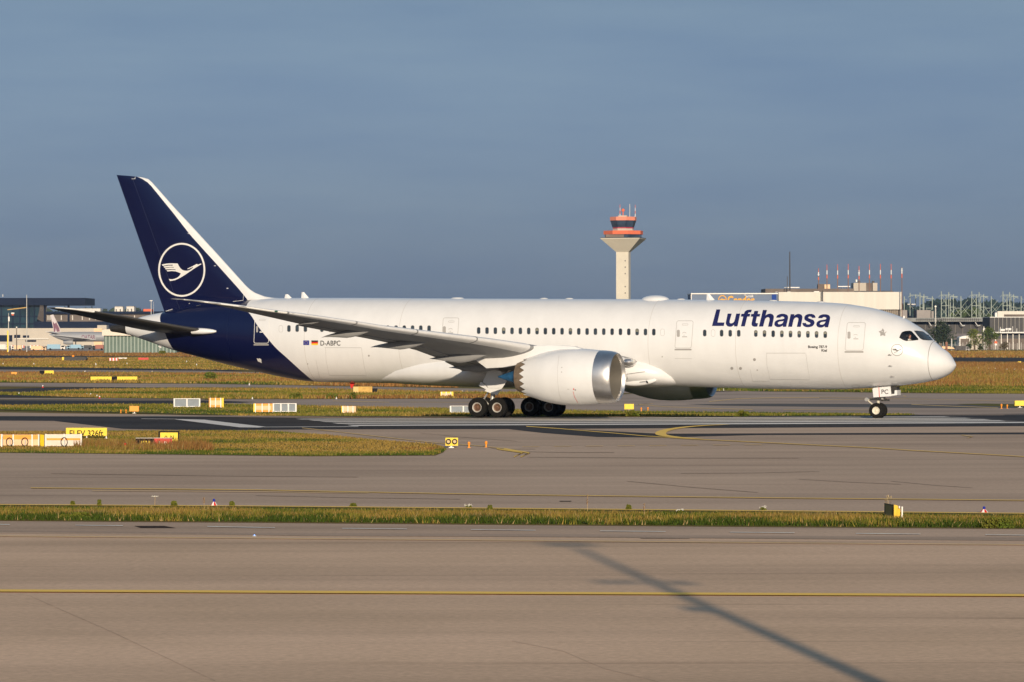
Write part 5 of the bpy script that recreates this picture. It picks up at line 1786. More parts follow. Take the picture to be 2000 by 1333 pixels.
ORD = ['leftmost', 'second', 'third', 'fourth', 'fifth', 'sixth', 'seventh', 'eighth', 'ninth', 'tenth', 'eleventh']
seen_w = {}
for i, (u, v) in enumerate(far_l):
    where = 'left of the tail' if u < 320 else ('under the fuselage' if u < 1000 else ('below the forward fuselage' if u < 1600 else 'right of the nose'))
    seen_w[where] = seen_w.get(where, -1) + 1
    marker(u, v, 4.2 if u not in (1966.5, 1982, 1997.5) else 5.5, M_WHTP, 'tiny white airfield lamp ' + where + ', ' + ORD[seen_w[where]] + (' of its scatter' if not seen_w[where] else ' from the left of its scatter'), 'distant white lamps ' + where, 'white_marker_lamp')
for u, v, hp, wp, lab in ((222, 706.5, 7, 18, 'red and white striped barrier board in the far grass'), (239, 702.5, 3.5, 18, 'thin white board right of the striped barrier'), (280, 704.5, 5.5, 20, 'red barrier board in the far grass below the tail cone')):
    c = gnd(u, v)
    k = c.y / F
    t = thing('barrier_board', c, lab, 'barrier', 'barrier boards in the far grass')
    MB().box(-wp / 2 * k, wp / 2 * k, 0, .12, .15, hp * k).build('board', M_WHTP if 'thin' in lab else M_SR, t)
    if 'striped' in lab:
        for i in range(3):
            MB().box((-8 + 6 * i) * k, (-5 + 6 * i) * k, -.03, -.003, .2, hp * k * .98).build('white_stripe', M_WHTP, t)
    MB().box(-wp * .35 * k, -wp * .3 * k, 0, .1, 0, .16).box(wp * .3 * k, wp * .35 * k, 0, .1, 0, .16).build('foot', M_POST, t)
c = gnd(146, 706)
k = c.y / F
t = thing('dark_equipment_shelter', c, 'low dark shelter with an orange lamp on top in the far grass', 'shelter')
MB().prism([(-21 * k, 0, 0), (20 * k, 0, 0), (23 * k, 0, 5 * k), (19 * k, 0, 8.5 * k), (-20 * k, 0, 8.5 * k)], (0, 4, 0)).build('body', M_DARK, t)
MB().cyl((-4 * k, 1, 7 * k), (-4 * k, 1, 12 * k), .3, .4, 10).build('orange_lamp', M_ORL, t)
MB().box(-25 * k, -21 * k, 0, .6, .2, 8 * k).build('yellow_panel', M_SY, t)

# the lamp mast behind the camera whose shadow lies across the near concrete
tip = gnd(1106, 1062)
d_ = Vector((-math.sin(SUN_AZ), -math.cos(SUN_AZ), 0))
MH = 18.0
base = tip - d_ * (MH / math.tan(SUN_EL))
base.z = 0
t = thing('floodlight_mast', base, 'tall apron floodlight mast whose long shadow crosses the near concrete', 'mast')
MB().cyl((0, 0, 0), (0, 0, MH - .6), .27, .14, 14).cyl((0, 0, 0), (0, 0, .8), .35, .28, 14).build('pole', M_POST, t)
MB().box(-.7, .65, -.15, .15, MH - .30, MH - .02).build('lamp_head', M_POST, t)
MB().box(-1.35, -.3, -.08, .08, MH - 4.1, MH - 3.9).box(.25, .9, -.1, .1, MH - 4.2, MH - 3.98).build('bracket_arm', M_POST, t)
MB().box(-.6, 0, -.15, .15, MH - 6.25, MH - 5.95).build('lamp_bracket', M_POST, t)

# ================================================================== FAR BUILDINGS, TOWER, TREES
M_BEIGE = mat('beige_cladding', (.50, .45, .38), spec=.06, rough=.8, var=.05, scale=.1)
M_CREAM = mat('cream_cladding', (.67, .64, .58), spec=.06, rough=.8, var=.04, scale=.15, stretch=(3, 3, .3))
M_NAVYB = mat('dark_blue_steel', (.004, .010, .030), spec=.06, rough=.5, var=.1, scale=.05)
M_TEAL = mat('teal_glass_wall', (.012, .035, .05), spec=.2, rough=.12, var=.5, scale=.06, coat=.2)
M_GREYB = mat('grey_cladding', (.085, .083, .085), spec=.06, rough=.8, var=.1, scale=.1)
M_BROWNB = mat('brown_grey_facade', (.17, .14, .12), spec=.06, rough=.8, var=.2, scale=.08)
M_HBLUE = mat('grey_blue_hangar_door', (.165, .21, .30), spec=.06, rough=.7, var=.03, scale=.1)
M_DBLUE = mat('bright_blue_panel', (.02, .06, .28), spec=.06, rough=.6)
M_TOWER = mat('tower_concrete', (.60, .56, .47), spec=.06, rough=.85, var=.05, scale=.15)
M_SALM = mat('salmon_red_panel', (.68, .16, .08), spec=.06, rough=.6, var=.05)
M_CABG = mat('tower_cab_glass', (.03, .05, .08), rough=.15, var=.3, scale=.3)
M_LATT = mat('pale_green_steel', (.36, .41, .36), spec=.06, rough=.6)
M_ORT = mat('orange_lettering', (.75, .36, .02), rough=.6)


class Place:
    """a building drawn in photograph pixels on the upright plane Y metres away, standing on the ground there"""
    def __init__(self, name, u, Y, label, cat, group=None):
        self.Y = Y
        p = at(u, 640, Y)
        self.u = u
        self.t = thing(name, (p.x, Y, LOW), label, cat, group)

    def p(self, u, v, dy=0.0):
        a = at(u, v, self.Y)
        return (a.x - self.t.location.x, dy, a.z - LOW)

    def box(self, name, u0, v0, u1, v1, m_, dy=0.0, dep=10.0, parent=None, ground=False):
        a, b_ = self.p(u0, v0), self.p(u1, v1)
        z0 = 0 if ground else b_[2]
        return MB().box(a[0], b_[0], dy, dy + dep, z0, a[2]).build(name, m_, parent or self.t)

    def boxes(self, name, lst, m_, dy=0.0, dep=10.0, parent=None):
        b = MB()
        for u0, v0, u1, v1 in lst:
            a, c_ = self.p(u0, v0), self.p(u1, v1)
            b.box(a[0], c_[0], dy, dy + dep, c_[2], a[2])
        return b.build(name, m_, parent or self.t)

    def bars(self, name, segs, r, m_, dy=0.0, parent=None, n=5):
        b = MB()
        for (u0, v0, u1, v1) in segs:
            b.cyl(self.p(u0, v0, dy), self.p(u1, v1, dy), r, r, n)
        return b.build(name, m_, parent or self.t)


# ---- control tower
Y = 2250.0
pb = at(1217.6, 640, Y)
tw = thing('control_tower', (pb.x, Y, LOW), 'tall cream concrete airport control tower with flared top, dark glass cab and salmon red bands', 'control tower', rz=math.radians(-11))
K_ = F / Y


def zt_(v):
    return at(1217, v, Y).z - LOW


def ngon(r, n=8, rot=22.5):
    return [(r * math.cos(math.radians(rot + 360 * i / n)), r * math.sin(math.radians(rot + 360 * i / n))) for i in range(n)]


def frus(lst, n=8, rot=22.5):
    return loft([[(x, y, z) for x, y in ngon(r, n, rot)] for r, z in lst])


q2 = math.sqrt(2)
frus([(3.62 * q2, 0), (3.62 * q2, zt_(493))], 4, 45).build('shaft', M_TOWER, tw)
frus([(3.62 * q2, zt_(493)), (11.4 * q2, zt_(467.4)), (11.4 * q2, zt_(466.2))], 4, 45).build('flared_head', M_TOWER, tw)
frus([(11.5 * q2, zt_(466.2) + .02), (11.5 * q2, zt_(465.0))], 4, 45).build('deck_edge', M_GREYB, tw)
frus([(10.9, zt_(465)), (10.9, zt_(458.6))]).build('gallery_glass', M_CABG, tw)
MB().box(-8.6, 2, -10.2, -9.9, zt_(464.6), zt_(459)).build('gallery_wall', M_BROWNB, tw)
frus([(11.7, zt_(458.6)), (11.7, zt_(451.4))]).build('lower_red_band', M_SALM, tw)
frus([(6.2, zt_(451.4)), (6.2, zt_(447))]).build('cab_base', M_BEIGE, tw)
frus([(6.3, zt_(447)), (6.3, zt_(444.6))]).build('thin_red_band', mat('crimson_band', (.35, .03, .05), rough=.5), tw)
frus([(6.25, zt_(444.6)), (7.5, zt_(431.4))]).build('cab_glass', M_CABG, tw)
bb = MB()
for i in range(8):
    (x0, y0), (x1, y1) = ngon(6.3)[i], ngon(7.55)[i]
    bb.cyl((x0, y0, zt_(444.6)), (x1, y1, zt_(431.4)), .14, .14, 5)
bb.build('cab_mullions', M_NAVYB, tw)
frus([(7.85, zt_(431.4)), (7.85, zt_(424.2))]).build('roof_band', mat('salmon_roof_band', (.70, .24, .15), rough=.6), tw)
MB().box(-2.6, 2.4, -2, 2, zt_(424.2), zt_(421.4)).build('roof_plant', M_BEIGE, tw)
for x, v0, m1 in ((-1.9, 400, 1), (7.0, 400.5, 1), (3.8, 399, 0)):
    for i in range(4 if m1 else 1):
        n_ = 4 if m1 else 1
        za, zb_ = zt_(424) + (zt_(v0) - zt_(424)) * i / n_, zt_(424) + (zt_(v0) - zt_(424)) * (i + 1) / n_
        MB().cyl((x, 0, za), (x, 0, zb_), .22 - .02 * i, .2 - .02 * i, 6).build('antenna', (M_SALM if i % 2 else M_WHTP) if m1 else M_POST, tw)
MB().cyl((-.1, 0, zt_(422)), (-.1, 0, zt_(412)), .3, .3, 6).ball((-.1, 0, zt_(411)), (1, .6, 1), 8, 6).build('radar_head', M_SALM, tw)
MB().add([(3.63 * .0 + 1.5, -3.64, zt_(v)) for v in (510, 511, 511, 510)], [(0, 1, 2, 3)]) 
sl = MB()
for v in (510, 522.5, 535, 560.5, 573):
    sl.box(1.4, 2.0, -3.72, -3.6, zt_(v) - .35, zt_(v) + .35)
sl.build('slit_window', M_GREYB, tw)

# ---- terminal, left
B = Place('terminal_building', 60, 2550, 'dark blue airport terminal with a big flat projecting roof and slanted teal glass hall', 'building')
B.box('roof', -420, 583.2, 168, 596.3, M_NAVYB, -6, 60)
a = [B.p(-420, 596.5), B.p(78, 596.5), B.p(76, 610), B.p(68, 642), B.p(-420, 642)]
MB().prism([Vector(p) for p in a], (0, 40, 0)).build('glass_hall', M_TEAL, B.t)
B.boxes('hall_mullion', [(u, 596.6, u + 2.2, 642) for u in (2, 24, 38, 56, 66)], M_NAVYB, -.6, .5)
B.boxes('hall_transom', [(-420, 618, 74, 619.4), (-420, 632, 70, 634)], M_NAVYB, -.5, .4)
for u in (84, 130.5):
    B.box('column', u, 596.4, u + 3, 642, M_NAVYB, 4, 4)
B.box('concourse_deck', 66, 628.5, 330, 642, M_NAVYB, -1, 30)
B.box('service_hut', 4, 575, 5, 580, M_POST, 2, 2)
B.box('podium', -420, 642.2, 208, 676, M_BEIGE, -14, 30, ground=True)
B.boxes('podium_door', [(3, 655, 29.5, 667.5), (33, 654.5, 45, 660.5), (50, 655.5, 62, 660), (55, 664.5, 76, 668), (-60, 655, -10, 668)], M_NAVYB, -14.3, .2)
B.boxes('podium_ledge', [(35, 661.2, 100, 663.2)], M_CREAM, -15, .9)
B = Place('distant_terminal_wing', 200, 2750, 'long brown grey terminal wing with a dark roof beyond the projecting roof', 'building')
B.box('wall', 60, 613, 340, 630, M_BROWNB, 0, 20, ground=True)
B.box('roof', 58, 609, 342, 613, M_NAVYB, -3, 30)
B.boxes('window', [(u, 616.5, u + 1.6, 625.5) for u in (78, 93, 97, 104, 119, 141, 160, 174, 186, 203, 233, 262)], M_CREAM, -.4, .3)
for k_, (u0, v0, u1, v1, lab) in enumerate(((224, 600, 240, 613, 'cream block with two grey openings, left one of two on the skyline'), (247, 599.5, 262, 613, 'cream block, right one of two on the skyline'), (150, 603, 196, 609, 'low pale building on the skyline above the tailplane'), (280, 604, 296, 613, 'small red brown block left of the fin'))):
    B = Place('skyline_block', (u0 + u1) / 2, 3100, lab, 'building', 'small buildings on the left skyline')
    B.box('wall', u0, v0, u1, v1, M_SALM if k_ == 3 else M_CREAM, 0, 15, ground=True)
    if k_ < 2:
        B.boxes('opening', [(u0 + 2, v0 + 4, u0 + 4, v0 + 9), (u1 - 6, v0 + 4, u1 - 4, v0 + 9)], M_GREYB, -.3, .2)
        B.box('roof_edge', u0 + .5, v0 - 1, u1 - .5, v0, M_BEIGE, -.5, 15)
B = Place('cream_service_block', 197, 2420, 'cream service building behind the grey airliner', 'building')
B.box('wall', 190, 635.5, 208, 650, M_BEIGE, 0, 12, ground=True)
B.box('lower_wing', 184, 642, 200, 650, M_SP, -2, 2, ground=True)
B = Place('green_shed', 262, 1545, 'long shed with ribbed green walls and a pale roof below the tail cone', 'shed')
B.box('wall', 203, 655, 345, 690, mat('green_ribbed_wall', (.14, .19, .165), spec=.06, rough=.7, var=.1, scale=.4), 0, 20, ground=True)
a = [B.p(200, 656), B.p(200, 645), B.p(212, 643.5), B.p(350, 643.5), B.p(350, 656)]
MB().prism([Vector(p) for p in a], (0, 24, 0)).build('roof', M_SW, B.t).location.y = -1.5
B.boxes('wall_rib', [(u, 656, u + 2.2, 690) for u in range(206, 345, 7)], mat('pale_green_rib', (.30, .36, .32), rough=.7), -.35, .3)

# ---- the parked grey airliner beyond
def simple_airliner():
    Yq = 2350.0
    o = Place('parked_airliner', 150, Yq, 'grey airliner with maroon tail and lettering parked far away at the left', 'airliner')
    k = Yq / F
    ctr = o.p(150, 658.2)[2]
    R = 9.6 * k
    x0, x1 = o.p(95.5, 0)[0], o.p(262, 0)[0]
    rg = []
    for t_, r_, dz in ((0, .08, .45), (.03, .25, .42), (.08, .55, .28), (.16, .88, .08), (.24, 1, 0), (.9, 1, 0), (.95, .8, -.1), (.98, .5, -.2), (1, .05, -.3)):
        x = x0 + (x1 - x0) * t_
        rg.append([(x, R * r_ * math.sin(a), ctr + dz * R + R * r_ * math.cos(a)) for a in [2 * math.pi * i / 20 for i in range(20)]])
    loft(rg).build('fuselage', mat('silver_grey_paint', (.27, .28, .30), rough=.5), o.t, smooth=True)
    P_ = [Vector(o.p(u, v, -.15)) for u, v in ((98.5, 616), (104, 614.5), (117, 641), (118.5, 649), (106, 649.5), (103.5, 640))]
    MB().prism(P_, (0, .3, 0)).build('tail_fin', mat('pale_tail_paint', (.5, .45, .46), rough=.5), o.t)
    P_ = [Vector(o.p(u, v, -.22)) for u, v in ((103, 628), (107, 633), (110, 630), (115.5, 641), (117, 648), (111, 648.5), (109, 641), (108, 648.5), (105.5, 648.5))]
    MB().prism(P_, (0, .06, 0)).build('maroon_emblem', mat('maroon_paint', (.13, .03, .07), rough=.5), o.t)
    for s_ in (-1, 1):
        MB().prism([(x0 + 2.5, 0, ctr + R * .6), (x0 + 8, 0, ctr + R * .5), (x0 + 1.2, s_ * 10, ctr + R * 1.0), (x0 - 1.2, s_ * 10, ctr + R * 1.0)], (0, 0, .2)).build('tailplane', M_SLAT, o.t)
        MB().prism([(x0 + 28, 0, ctr - R * .6), (x0 + 18, 0, ctr - R * .6), (x0 + 3, s_ * 28, ctr + R * .3), (x0 + 6.5, s_ * 28, ctr + R * .3)], (0, 0, .4)).build('wing', M_SLAT, o.t)
    xe = o.p(143.5, 0)[0]
    eng = MB().lathe([(0, 1.0), (2.2, 1.5), (5, 1.6), (5.8, 1.4), (5.7, 1.2), (3.6, 1.1)], (xe - 5.4, -9, o.p(0, 669)[2]), (1, 0, 0), 20).build('engine', mat('silver_grey_paint', (.27, .28, .30)), o.t, smooth=True)
    MB().cyl((xe - 1.7, -9, o.p(0, 669)[2]), (xe - 1.65, -9, o.p(0, 669)[2]), 1.15, 1.15, 14).build('fan', M_SB, eng)
    for x_ in (xe + 1, x1 - 6):
        MB().cyl((x_, 0, 0), (x_, 0, ctr), .3, .3, 8).cyl((x_ - .8, -2, .65), (x_ - .8, 2, .65), .65, .65, 12).cyl((x_ + .8, -2, .65), (x_ + .8, 2, .65), .65, .65, 12).build('landing_gear', M_RUBBER, o.t)
    lay('lettering', text_px('QATAR', 160.5, 654.6, 187, 664.5, .2), lambda u, v: Vector(o.p(u, v, -R - .02)), mat('maroon_paint', (.13, .03, .07)), o.t)
    MB().box(*(o.p(160, 0)[0], o.p(187, 0)[0]), -R - .01, -R + .5, o.p(0, 665)[2], o.p(0, 654.4)[2]).build('lettering_ground', mat('silver_grey_paint', (.27, .28, .30)), o.t)


simple_airliner()


def truck(u0, v0, u1, vb, body_m, cab_m, label, group=None, name='service_truck', cab='left'):
    c = gnd((u0 + u1) / 2, vb)
    k = c.y / F
    t = thing(name, c, label, 'truck', group)
    w_, h_ = (u1 - u0) * k, (vb - v0) * k
    sg = -1 if cab == 'left' else 1
    bx = sorted((-sg * w_ / 2, sg * w_ * .22))
    r = min(.45, h_ * .22)
    MB().box(bx[0], bx[1], 0, 2.3, r * 1.3, h_).build('body', body_m, t)
    xa, xb = sg * w_ * .24, sg * w_ * .5
    MB().prism([(xa, .1, r), (xb, .1, r), (xb, .1, h_ * .55), (xb - sg * w_ * .06, .1, h_ * .85), (xa, .1, h_ * .85)], (0, 2.1, 0)).build('cab', cab_m, t)
    MB().box(*sorted((xa + sg * w_ * .05, xb - sg * w_ * .05)), .04, .09, h_ * .5, h_ * .78).build('side_window', M_SB, t)
    for x in (-sg * w_ * .33, sg * w_ * .36):
        MB().cyl((x, -.02, r), (x, 2.2, r), r, r, 12).build('wheel', M_RUBBER, t)
    return t


M_LB = mat('light_blue_paint', (.25, .42, .55), rough=.6, var=.1)
M_WV = mat('white_vehicle_paint', (.66, .62, .57), rough=.4, var=.05)
M_OV = mat('orange_vehicle_paint', (.65, .28, .05), rough=.5, var=.1)
for a in ((92, 673, 127, 684, M_LB, M_WV, 'light blue cargo truck under the tail of the parked grey airliner', 'right'), (130, 673.5, 158, 683, M_LB, M_LB, 'second light blue truck below the maroon lettering', 'left'), (158, 674.5, 178, 683, M_GREYB, M_LB, 'small grey truck at the right end of the blue ones', 'left'), (-6, 673, 18, 685, M_WV, M_WV, 'white van at the left frame edge', 'right'), (100, 663.5, 122, 675, M_OV, M_DARK, 'dark truck with an orange body behind the blue cargo truck', 'right'),
          (22, 675, 42, 685, M_SP, M_WV, 'cream pick up beside the white van', 'left'), (60, 676, 90, 686, M_SP, M_SP, 'cream flat truck right of the tall pole', 'right'), (180, 674, 202, 684, mat('brown_red_paint', (.3, .1, .07), rough=.6), M_GREYB, 'red brown truck at the corner of the green shed', 'left'), (34, 661.5, 52, 672, M_BEIGE, M_WV, 'beige box truck parked at the podium', 'right'), (120, 664, 140, 673, M_GREYB, M_GREYB, 'grey loader under the parked airliner', 'left')):
    truck(a[0], a[1], a[2], a[3], a[4], a[5], a[6], 'vehicles on the distant apron', cab=a[7])
for i, u in enumerate((24, 31, 38, 45, 61, 68, 75)):
    c = gnd(u, 680)
    k = c.y / F
    t = thing('plastic_barrier', c, 'red and white plastic barrier ' + ('left' if u < 50 else 'right') + ' of the tall pole, ' + ('leftmost', 'second', 'third', 'fourth')[i if i < 4 else i - 4] + ' of its row', 'barrier', 'row of plastic barriers ' + ('left' if u < 50 else 'right') + ' of the tall pole')
    MB().prism([(-3 * k, 0, 0), (0, 0, 0), (0, 0, 5.2 * k), (-2.4 * k, 0, 5.2 * k)], (0, .6, 0)).build('white_half', M_WHTP, t)
    MB().prism([(0.01, 0, 0), (3 * k, 0, 0), (2.4 * k, 0, 5.2 * k), (0.01, 0, 5.2 * k)], (0, .6, 0)).build('red_half', mat('faded_red', (.55, .16, .12), rough=.6), t)


def pole(u, v0, vb, r, label, heads=None, name='light_pole', m_=None, group='thin poles at the far apron', Y=None):
    c = gnd(u, vb) if Y is None else Vector((at(u, 640, Y).x, Y, LOW))
    k = c.y / F
    t = thing(name, c, label, 'pole', group)
    h_ = at(u, v0, c.y).z - LOW
    MB().cyl((0, 0, 0), (0, 0, h_), r * 1.25, r * .75, 8).build('shaft', m_ or M_POST, t)
    for (a, b_, c_, d_, mm) in (heads or []):
        p0, p1 = at(a, b_, c.y), at(c_, d_, c.y)
        MB().box(p0.x - c.x, p1.x - c.x, -.3, .3, p1.z - LOW, p0.z - LOW).build('lamp_head', mm, t)
    return t


pole(52.3, 576, 690, .17, 'tallest thin grey mast, left of the parked airliner')
pole(32.5, 640, 688, .2, 'short dark pole with a white cap left of the tall mast', [(31.4, 638.5, 33.6, 641, M_WHTP)], m_=M_BROWNB)
pole(17, 612, 690, .13, 'thin pole with a pale lamp above the yellow lift', [(16, 619, 19, 628, M_WHTP), (22, 611, 28, 613.5, M_WHTP), (23, 613.5, 27, 616.5, M_SALM)])
pole(295.3, 587, 668, .3, 'thin pole with a small lamp crown left of the fin', [(292.5, 587, 298, 588.4, M_POST)], Y=2600)
pole(300, 590, 668, .12, 'hair thin pole right beside the lamp crown pole', Y=2600)
c = gnd(16, 690)
k = c.y / F
t = thing('yellow_lift', c, 'upright yellow lift column with a long ochre jib above it', 'lift')
MB().box(-2 * k, 1.6 * k, 0, .5, 0, 44 * k).build('column', M_SY, t)
MB().cyl((0, .2, 44 * k), (1 * k, .2, 72 * k), .12, .1, 6).build('mast', M_POST, t)
MB().prism([(-1.5 * k, .1, 85.5 * k), (36 * k, .1, 90 * k), (36 * k, .1, 88 * k), (-1.5 * k, .1, 83.6 * k)], (0, .4, 0)).build('jib', mat('ochre_jib', (.42, .26, .06), rough=.6), t)

# ---- maintenance hangar behind the nose
HY = 1900.0
B = Place('maintenance_hangar', 1560, HY, 'long hangar with grey blue doors lettered Condor Technik and high cream walls', 'hangar')
B.box('hangar_door', 1350.5, 575, 1519.5, 680, M_HBLUE, 0, 40, ground=True)
B.box('roof_edge', 1349.5, 573, 1520, 575, M_WHTP, -.6, 42)
B.box('door_edge', 1349.3, 575.2, 1351, 680, M_WHTP, -.5, .4)
B.box('blue_panel', 1507.5, 574.8, 1516.5, 680, M_DBLUE, -.35, .3)
B.box('cream_wall', 1520.2, 571, 1603, 680, M_CREAM, -2, 42, ground=True)
B.box('cream_wall', 1603.2, 571, 1760, 605, M_CREAM, -5, 40)
B.box('wall_joint', 1603.6, 568, 1606, 606, M_GREYB, -5.4, .3)
B.box('louvre_wall', 1603.3, 605.2, 1759.2, 680, M_BROWNB, -3, 36, ground=True)
B.boxes('louvre_rib', [(u, 605.4, u + 1.3, 680) for u in range(1690, 1758, 4)], M_BEIGE, -3.5, .4)
B.box('corner_trim', 1757.5, 605.2, 1759.4, 640, M_CREAM, -4, .8)
dec = lambda u, v: Vector(B.p(u, v, -.12))
BT = B
lay('lettering', text_px('Condor', 1421, 578.2, 1474, 594.5, .35), dec, M_ORT, B.t)
lay('small_lettering', text_px('Technik', 1453.5, 576.2, 1472, 581.2, .12), dec, M_WHTP, B.t)
lay('orange_bird_emblem', fill_mesh([circ(1411, 585, 8.2, 26, 8.0), circ(1411, 585.3, 6.6, 26, 6.6)]), dec, M_ORT, B.t)
lay('emblem_wing', fill_mesh([[(1405, 586), (1409, 583.5), (1417, 585), (1416.5, 588), (1410, 586.2), (1406, 588.6)]]), dec, M_ORT, B.t)
B.boxes('rooftop_vent', [(1515, 592 - 21.6, 1520, 571), (1539, 570, 1545, 571), (1591, 569.2, 1601, 571)], M_WHTP, 3, 2)
B = Place('low_flat_roof', 1330, 2150, 'low pale roof just left of the hangar doors', 'building')
B.box('wall', 1308, 588.5, 1351, 660, M_CREAM, 0, 20, ground=True)
B.box('roof_edge', 1308, 586.8, 1351, 588.3, M_WHTP, -1, 22)
B.boxes('roof_unit', [(1325, 585.5, 1327.5, 587)], M_GREYB, -1, 2)
B = Place('rear_hangar', 1620, 2200, 'darker hangar roof and plant rooms rising behind the cream walls', 'hangar')
B.box('parapet', 1495, 564.4, 1668, 600, M_BROWNB, 0, 40, ground=True)
B.box('parapet_right', 1668.3, 568.6, 1745, 600, M_GREYB, 0, 40, ground=True)
B.boxes('white_rooftop_unit', [(1533, 561, 1562, 562.8), (1637, 559, 1661, 560.8), (1672, 546.5, 1675, 551.5)], M_WHTP, 2, 3)
B.boxes('unit_leg', [(1536 + 6 * i, 562.8, 1536.6 + 6 * i, 564.4) for i in range(5)] + [(1639 + 5 * i, 560.8, 1639.6 + 5 * i, 564.4) for i in range(5)], M_GREYB, 3, .5)
B.box('plant_room', 1600, 555.2, 1622, 564.3, M_BROWNB, 3, 12)
B.box('plant_room_front', 1611, 556, 1622, 564.3, M_SP, 2.4, .5)
B.box('plant_room', 1668, 552.8, 1692.6, 568.5, M_BEIGE, 3, 16)
B.box('plant_room_gap', 1692.8, 552.8, 1705.4, 568.5, M_BROWNB, 5, 14)
B.box('plant_room', 1705.6, 552.8, 1714.6, 568.5, M_BEIGE, 3, 16)
B.boxes('roof_vent', [(1677, 549.5, 1682, 552.6), (1705, 549, 1709.5, 552.6)], M_DARK, 5, 2)
c0_ = B.t
for i, (u, v0, vb) in enumerate(((1598.7, 524.5, 568), (1615.2, 517, 569), (1636, 517, 570), (1656.7, 516, 570), (1677.8, 520, 570), (1698.2, 516, 570), (1719.5, 516, 570), (1740.6, 516, 570))):
    lab = {0: 'leftmost red and white obstacle mast, shorter, with a small crown', 4: 'red and white obstacle mast rising in front of the left plant room', 5: 'red and white obstacle mast between the cream plant rooms', 7: 'red and white obstacle mast, second from the right end'}.get(i, 'red and white obstacle mast number %d' % (i + 1))
    lab = lab.replace('number 2', 'just right of the crowned one').replace('number 3', 'just left of the small white roof unit').replace('number 4', 'just right of the small white roof unit').replace('number 7', 'right of the cream plant rooms')
    pp_ = at(u, vb, HY + 6)
    t = thing('obstacle_mast', (pp_.x, HY + 6, pp_.z), lab, 'mast', 'red and white masts above the hangar')
    zt2 = at(u, v0, HY + 6).z - pp_.z
    cuts_ = [0, .62, .78, 1.0] if i else [0, .66, .80, 1.0]
    for j, m_ in enumerate((mat('mast_brown', (.20, .12, .09), rough=.7), M_WHTP, M_SALM)):
        MB().cyl((0, 0, zt2 * cuts_[j]), (0, 0, zt2 * cuts_[j + 1]), .24 if j < 2 else .16, .24 if j < 2 else .13, 6).build('pole_section', m_, t)
    MB().cyl((0, 0, zt2 * .48), (0, 0, zt2 * .60), .29, .29, 6).build('red_sleeve', M_SALM, t)
    if i in (0, 4):
        MB().box(-.5, .5, -.2, .2, zt2 * .72, zt2 * .74).box(-.3, .3, -.2, .2, zt2 * .8, zt2 * .82).build('crown', M_WHTP, t)
t = pole(1761.6, 522, 640, .24, 'red and white obstacle mast standing on the ground at the hangar corner', name='obstacle_mast', m_=mat('mast_brown', (.2, .12, .09)), group='red and white masts above the hangar', Y=HY - 10)
zz = lambda v: at(1761, v, HY - 10).z - LOW
MB().cyl((0, 0, zz(535)), (0, 0, zz(524)), .28, .28, 6).box(-.5, .5, -.2, .2, zz(529), zz(528.5)).build('white_section', M_WHTP, t)
MB().cyl((0, 0, zz(543)), (0, 0, zz(535)), .28, .28, 6).build('red_section', M_SALM, t)
pp_ = at(1542.6, 568, 2190)
t = thing('lattice_mast', (pp_.x, 2190, pp_.z), 'tall dark lattice mast standing alone on the hangar roof', 'mast')
zt2 = at(1542.6, 492, 2190).z - pp_.z
b_ = MB()
for sx_, sy_ in ((-.28, -.28), (.28, -.28), (0, .3)):
    b_.cyl((sx_, sy_, 0), (sx_ * .6, sy_ * .6, zt2), .15, .12, 5)
for i in range(18):
    z0, z1 = zt2 * i / 18, zt2 * (i + 1) / 18
    b_.cyl((-.28, -.28, z0), (.28, -.28, z1), .05, .05, 4)
    b_.cyl((.28, -.28, z0), (0, .3, z1), .05, .05, 4)
b_.build('lattice', M_GREYB, t)
MB().box(-1.6, -1.2, -.1, .1, -1, 8).build('side_aerial', M_GREYB, t)

# ---- white steel roof pylons
def pyl(name, label, masts, bars, Y=2200.0):
    B = Place(name, masts[0][0], Y, label, 'steel pylon', 'pale steel pylons over the long hall')
    for i, (u, v0, v1, dy) in enumerate(masts):
        B.bars('pylon_mast', [(u, v0, u, v1)], .27, M_LATT, dy)
    B.bars('cross_bar', [b for b in bars if b[1] == b[3]], .2, M_LATT, 1.0, n=4)
    B.bars('brace', [b for b in bars if b[1] != b[3]], .12, M_LATT, 1.0, n=4)
    return B


def zq(pts):
    return [tuple((1740 + p / 7.692) if i % 2 == 0 else (560 + p / 7.692) for i, p in enumerate(q)) for q in pts]


for ox, nm in ((758, 'pale green steel pylon group above the dark tree'), (1215, 'pale green steel pylon group in the middle of the hall roof'), (1684, 'pale green steel pylon group above the white roof block at the right edge')):
    o = ox - 758
    sc_ = 1.0 if ox < 1600 else .93
    X = lambda x: ox + (x - 758) * sc_
    ms_ = zq([(X(758), 72, X(758), 480), (X(887), 82, X(887), 480), (X(975), 112, X(975), 480), (X(1052), 145, X(1052), 480), (X(845), 120, X(845), 480), (X(930), 155, X(930), 470)])
    ms_ = [(a, b_, d__, (i % 3) * 6.0) for i, (a, b_, c_, d__) in enumerate(ms_)]
    br = zq([(X(758), 128, X(887), 128), (X(887), 150, X(1010), 150), (X(758), 288, X(887), 288), (X(887), 310, X(975), 310), (X(975), 325, X(1052), 325), (X(758), 462, X(1052), 462),
             (X(715), 160, X(758), 120), (X(758), 120, X(800), 160), (X(887), 125, X(845), 165), (X(887), 120, X(1005), 178), (X(975), 150, X(1010), 178), (X(1052), 170, X(1092), 198), (X(975), 160, X(930), 190),
             (X(758), 320, X(845), 440), (X(845), 320, X(758), 440), (X(887), 320, X(975), 440), (X(975), 320, X(887), 440), (X(975), 335, X(1052), 440), (X(1052), 335, X(975), 440), (X(758), 150, X(845), 280), (X(845), 150, X(758), 280),
             (X(1052), 330, X(1160), 200), (X(1070), 300, X(1190), 440), (X(1100), 400, X(1220), 250), (X(1060), 400, X(1150), 300)])
    pyl('steel_pylon', nm, ms_, br)
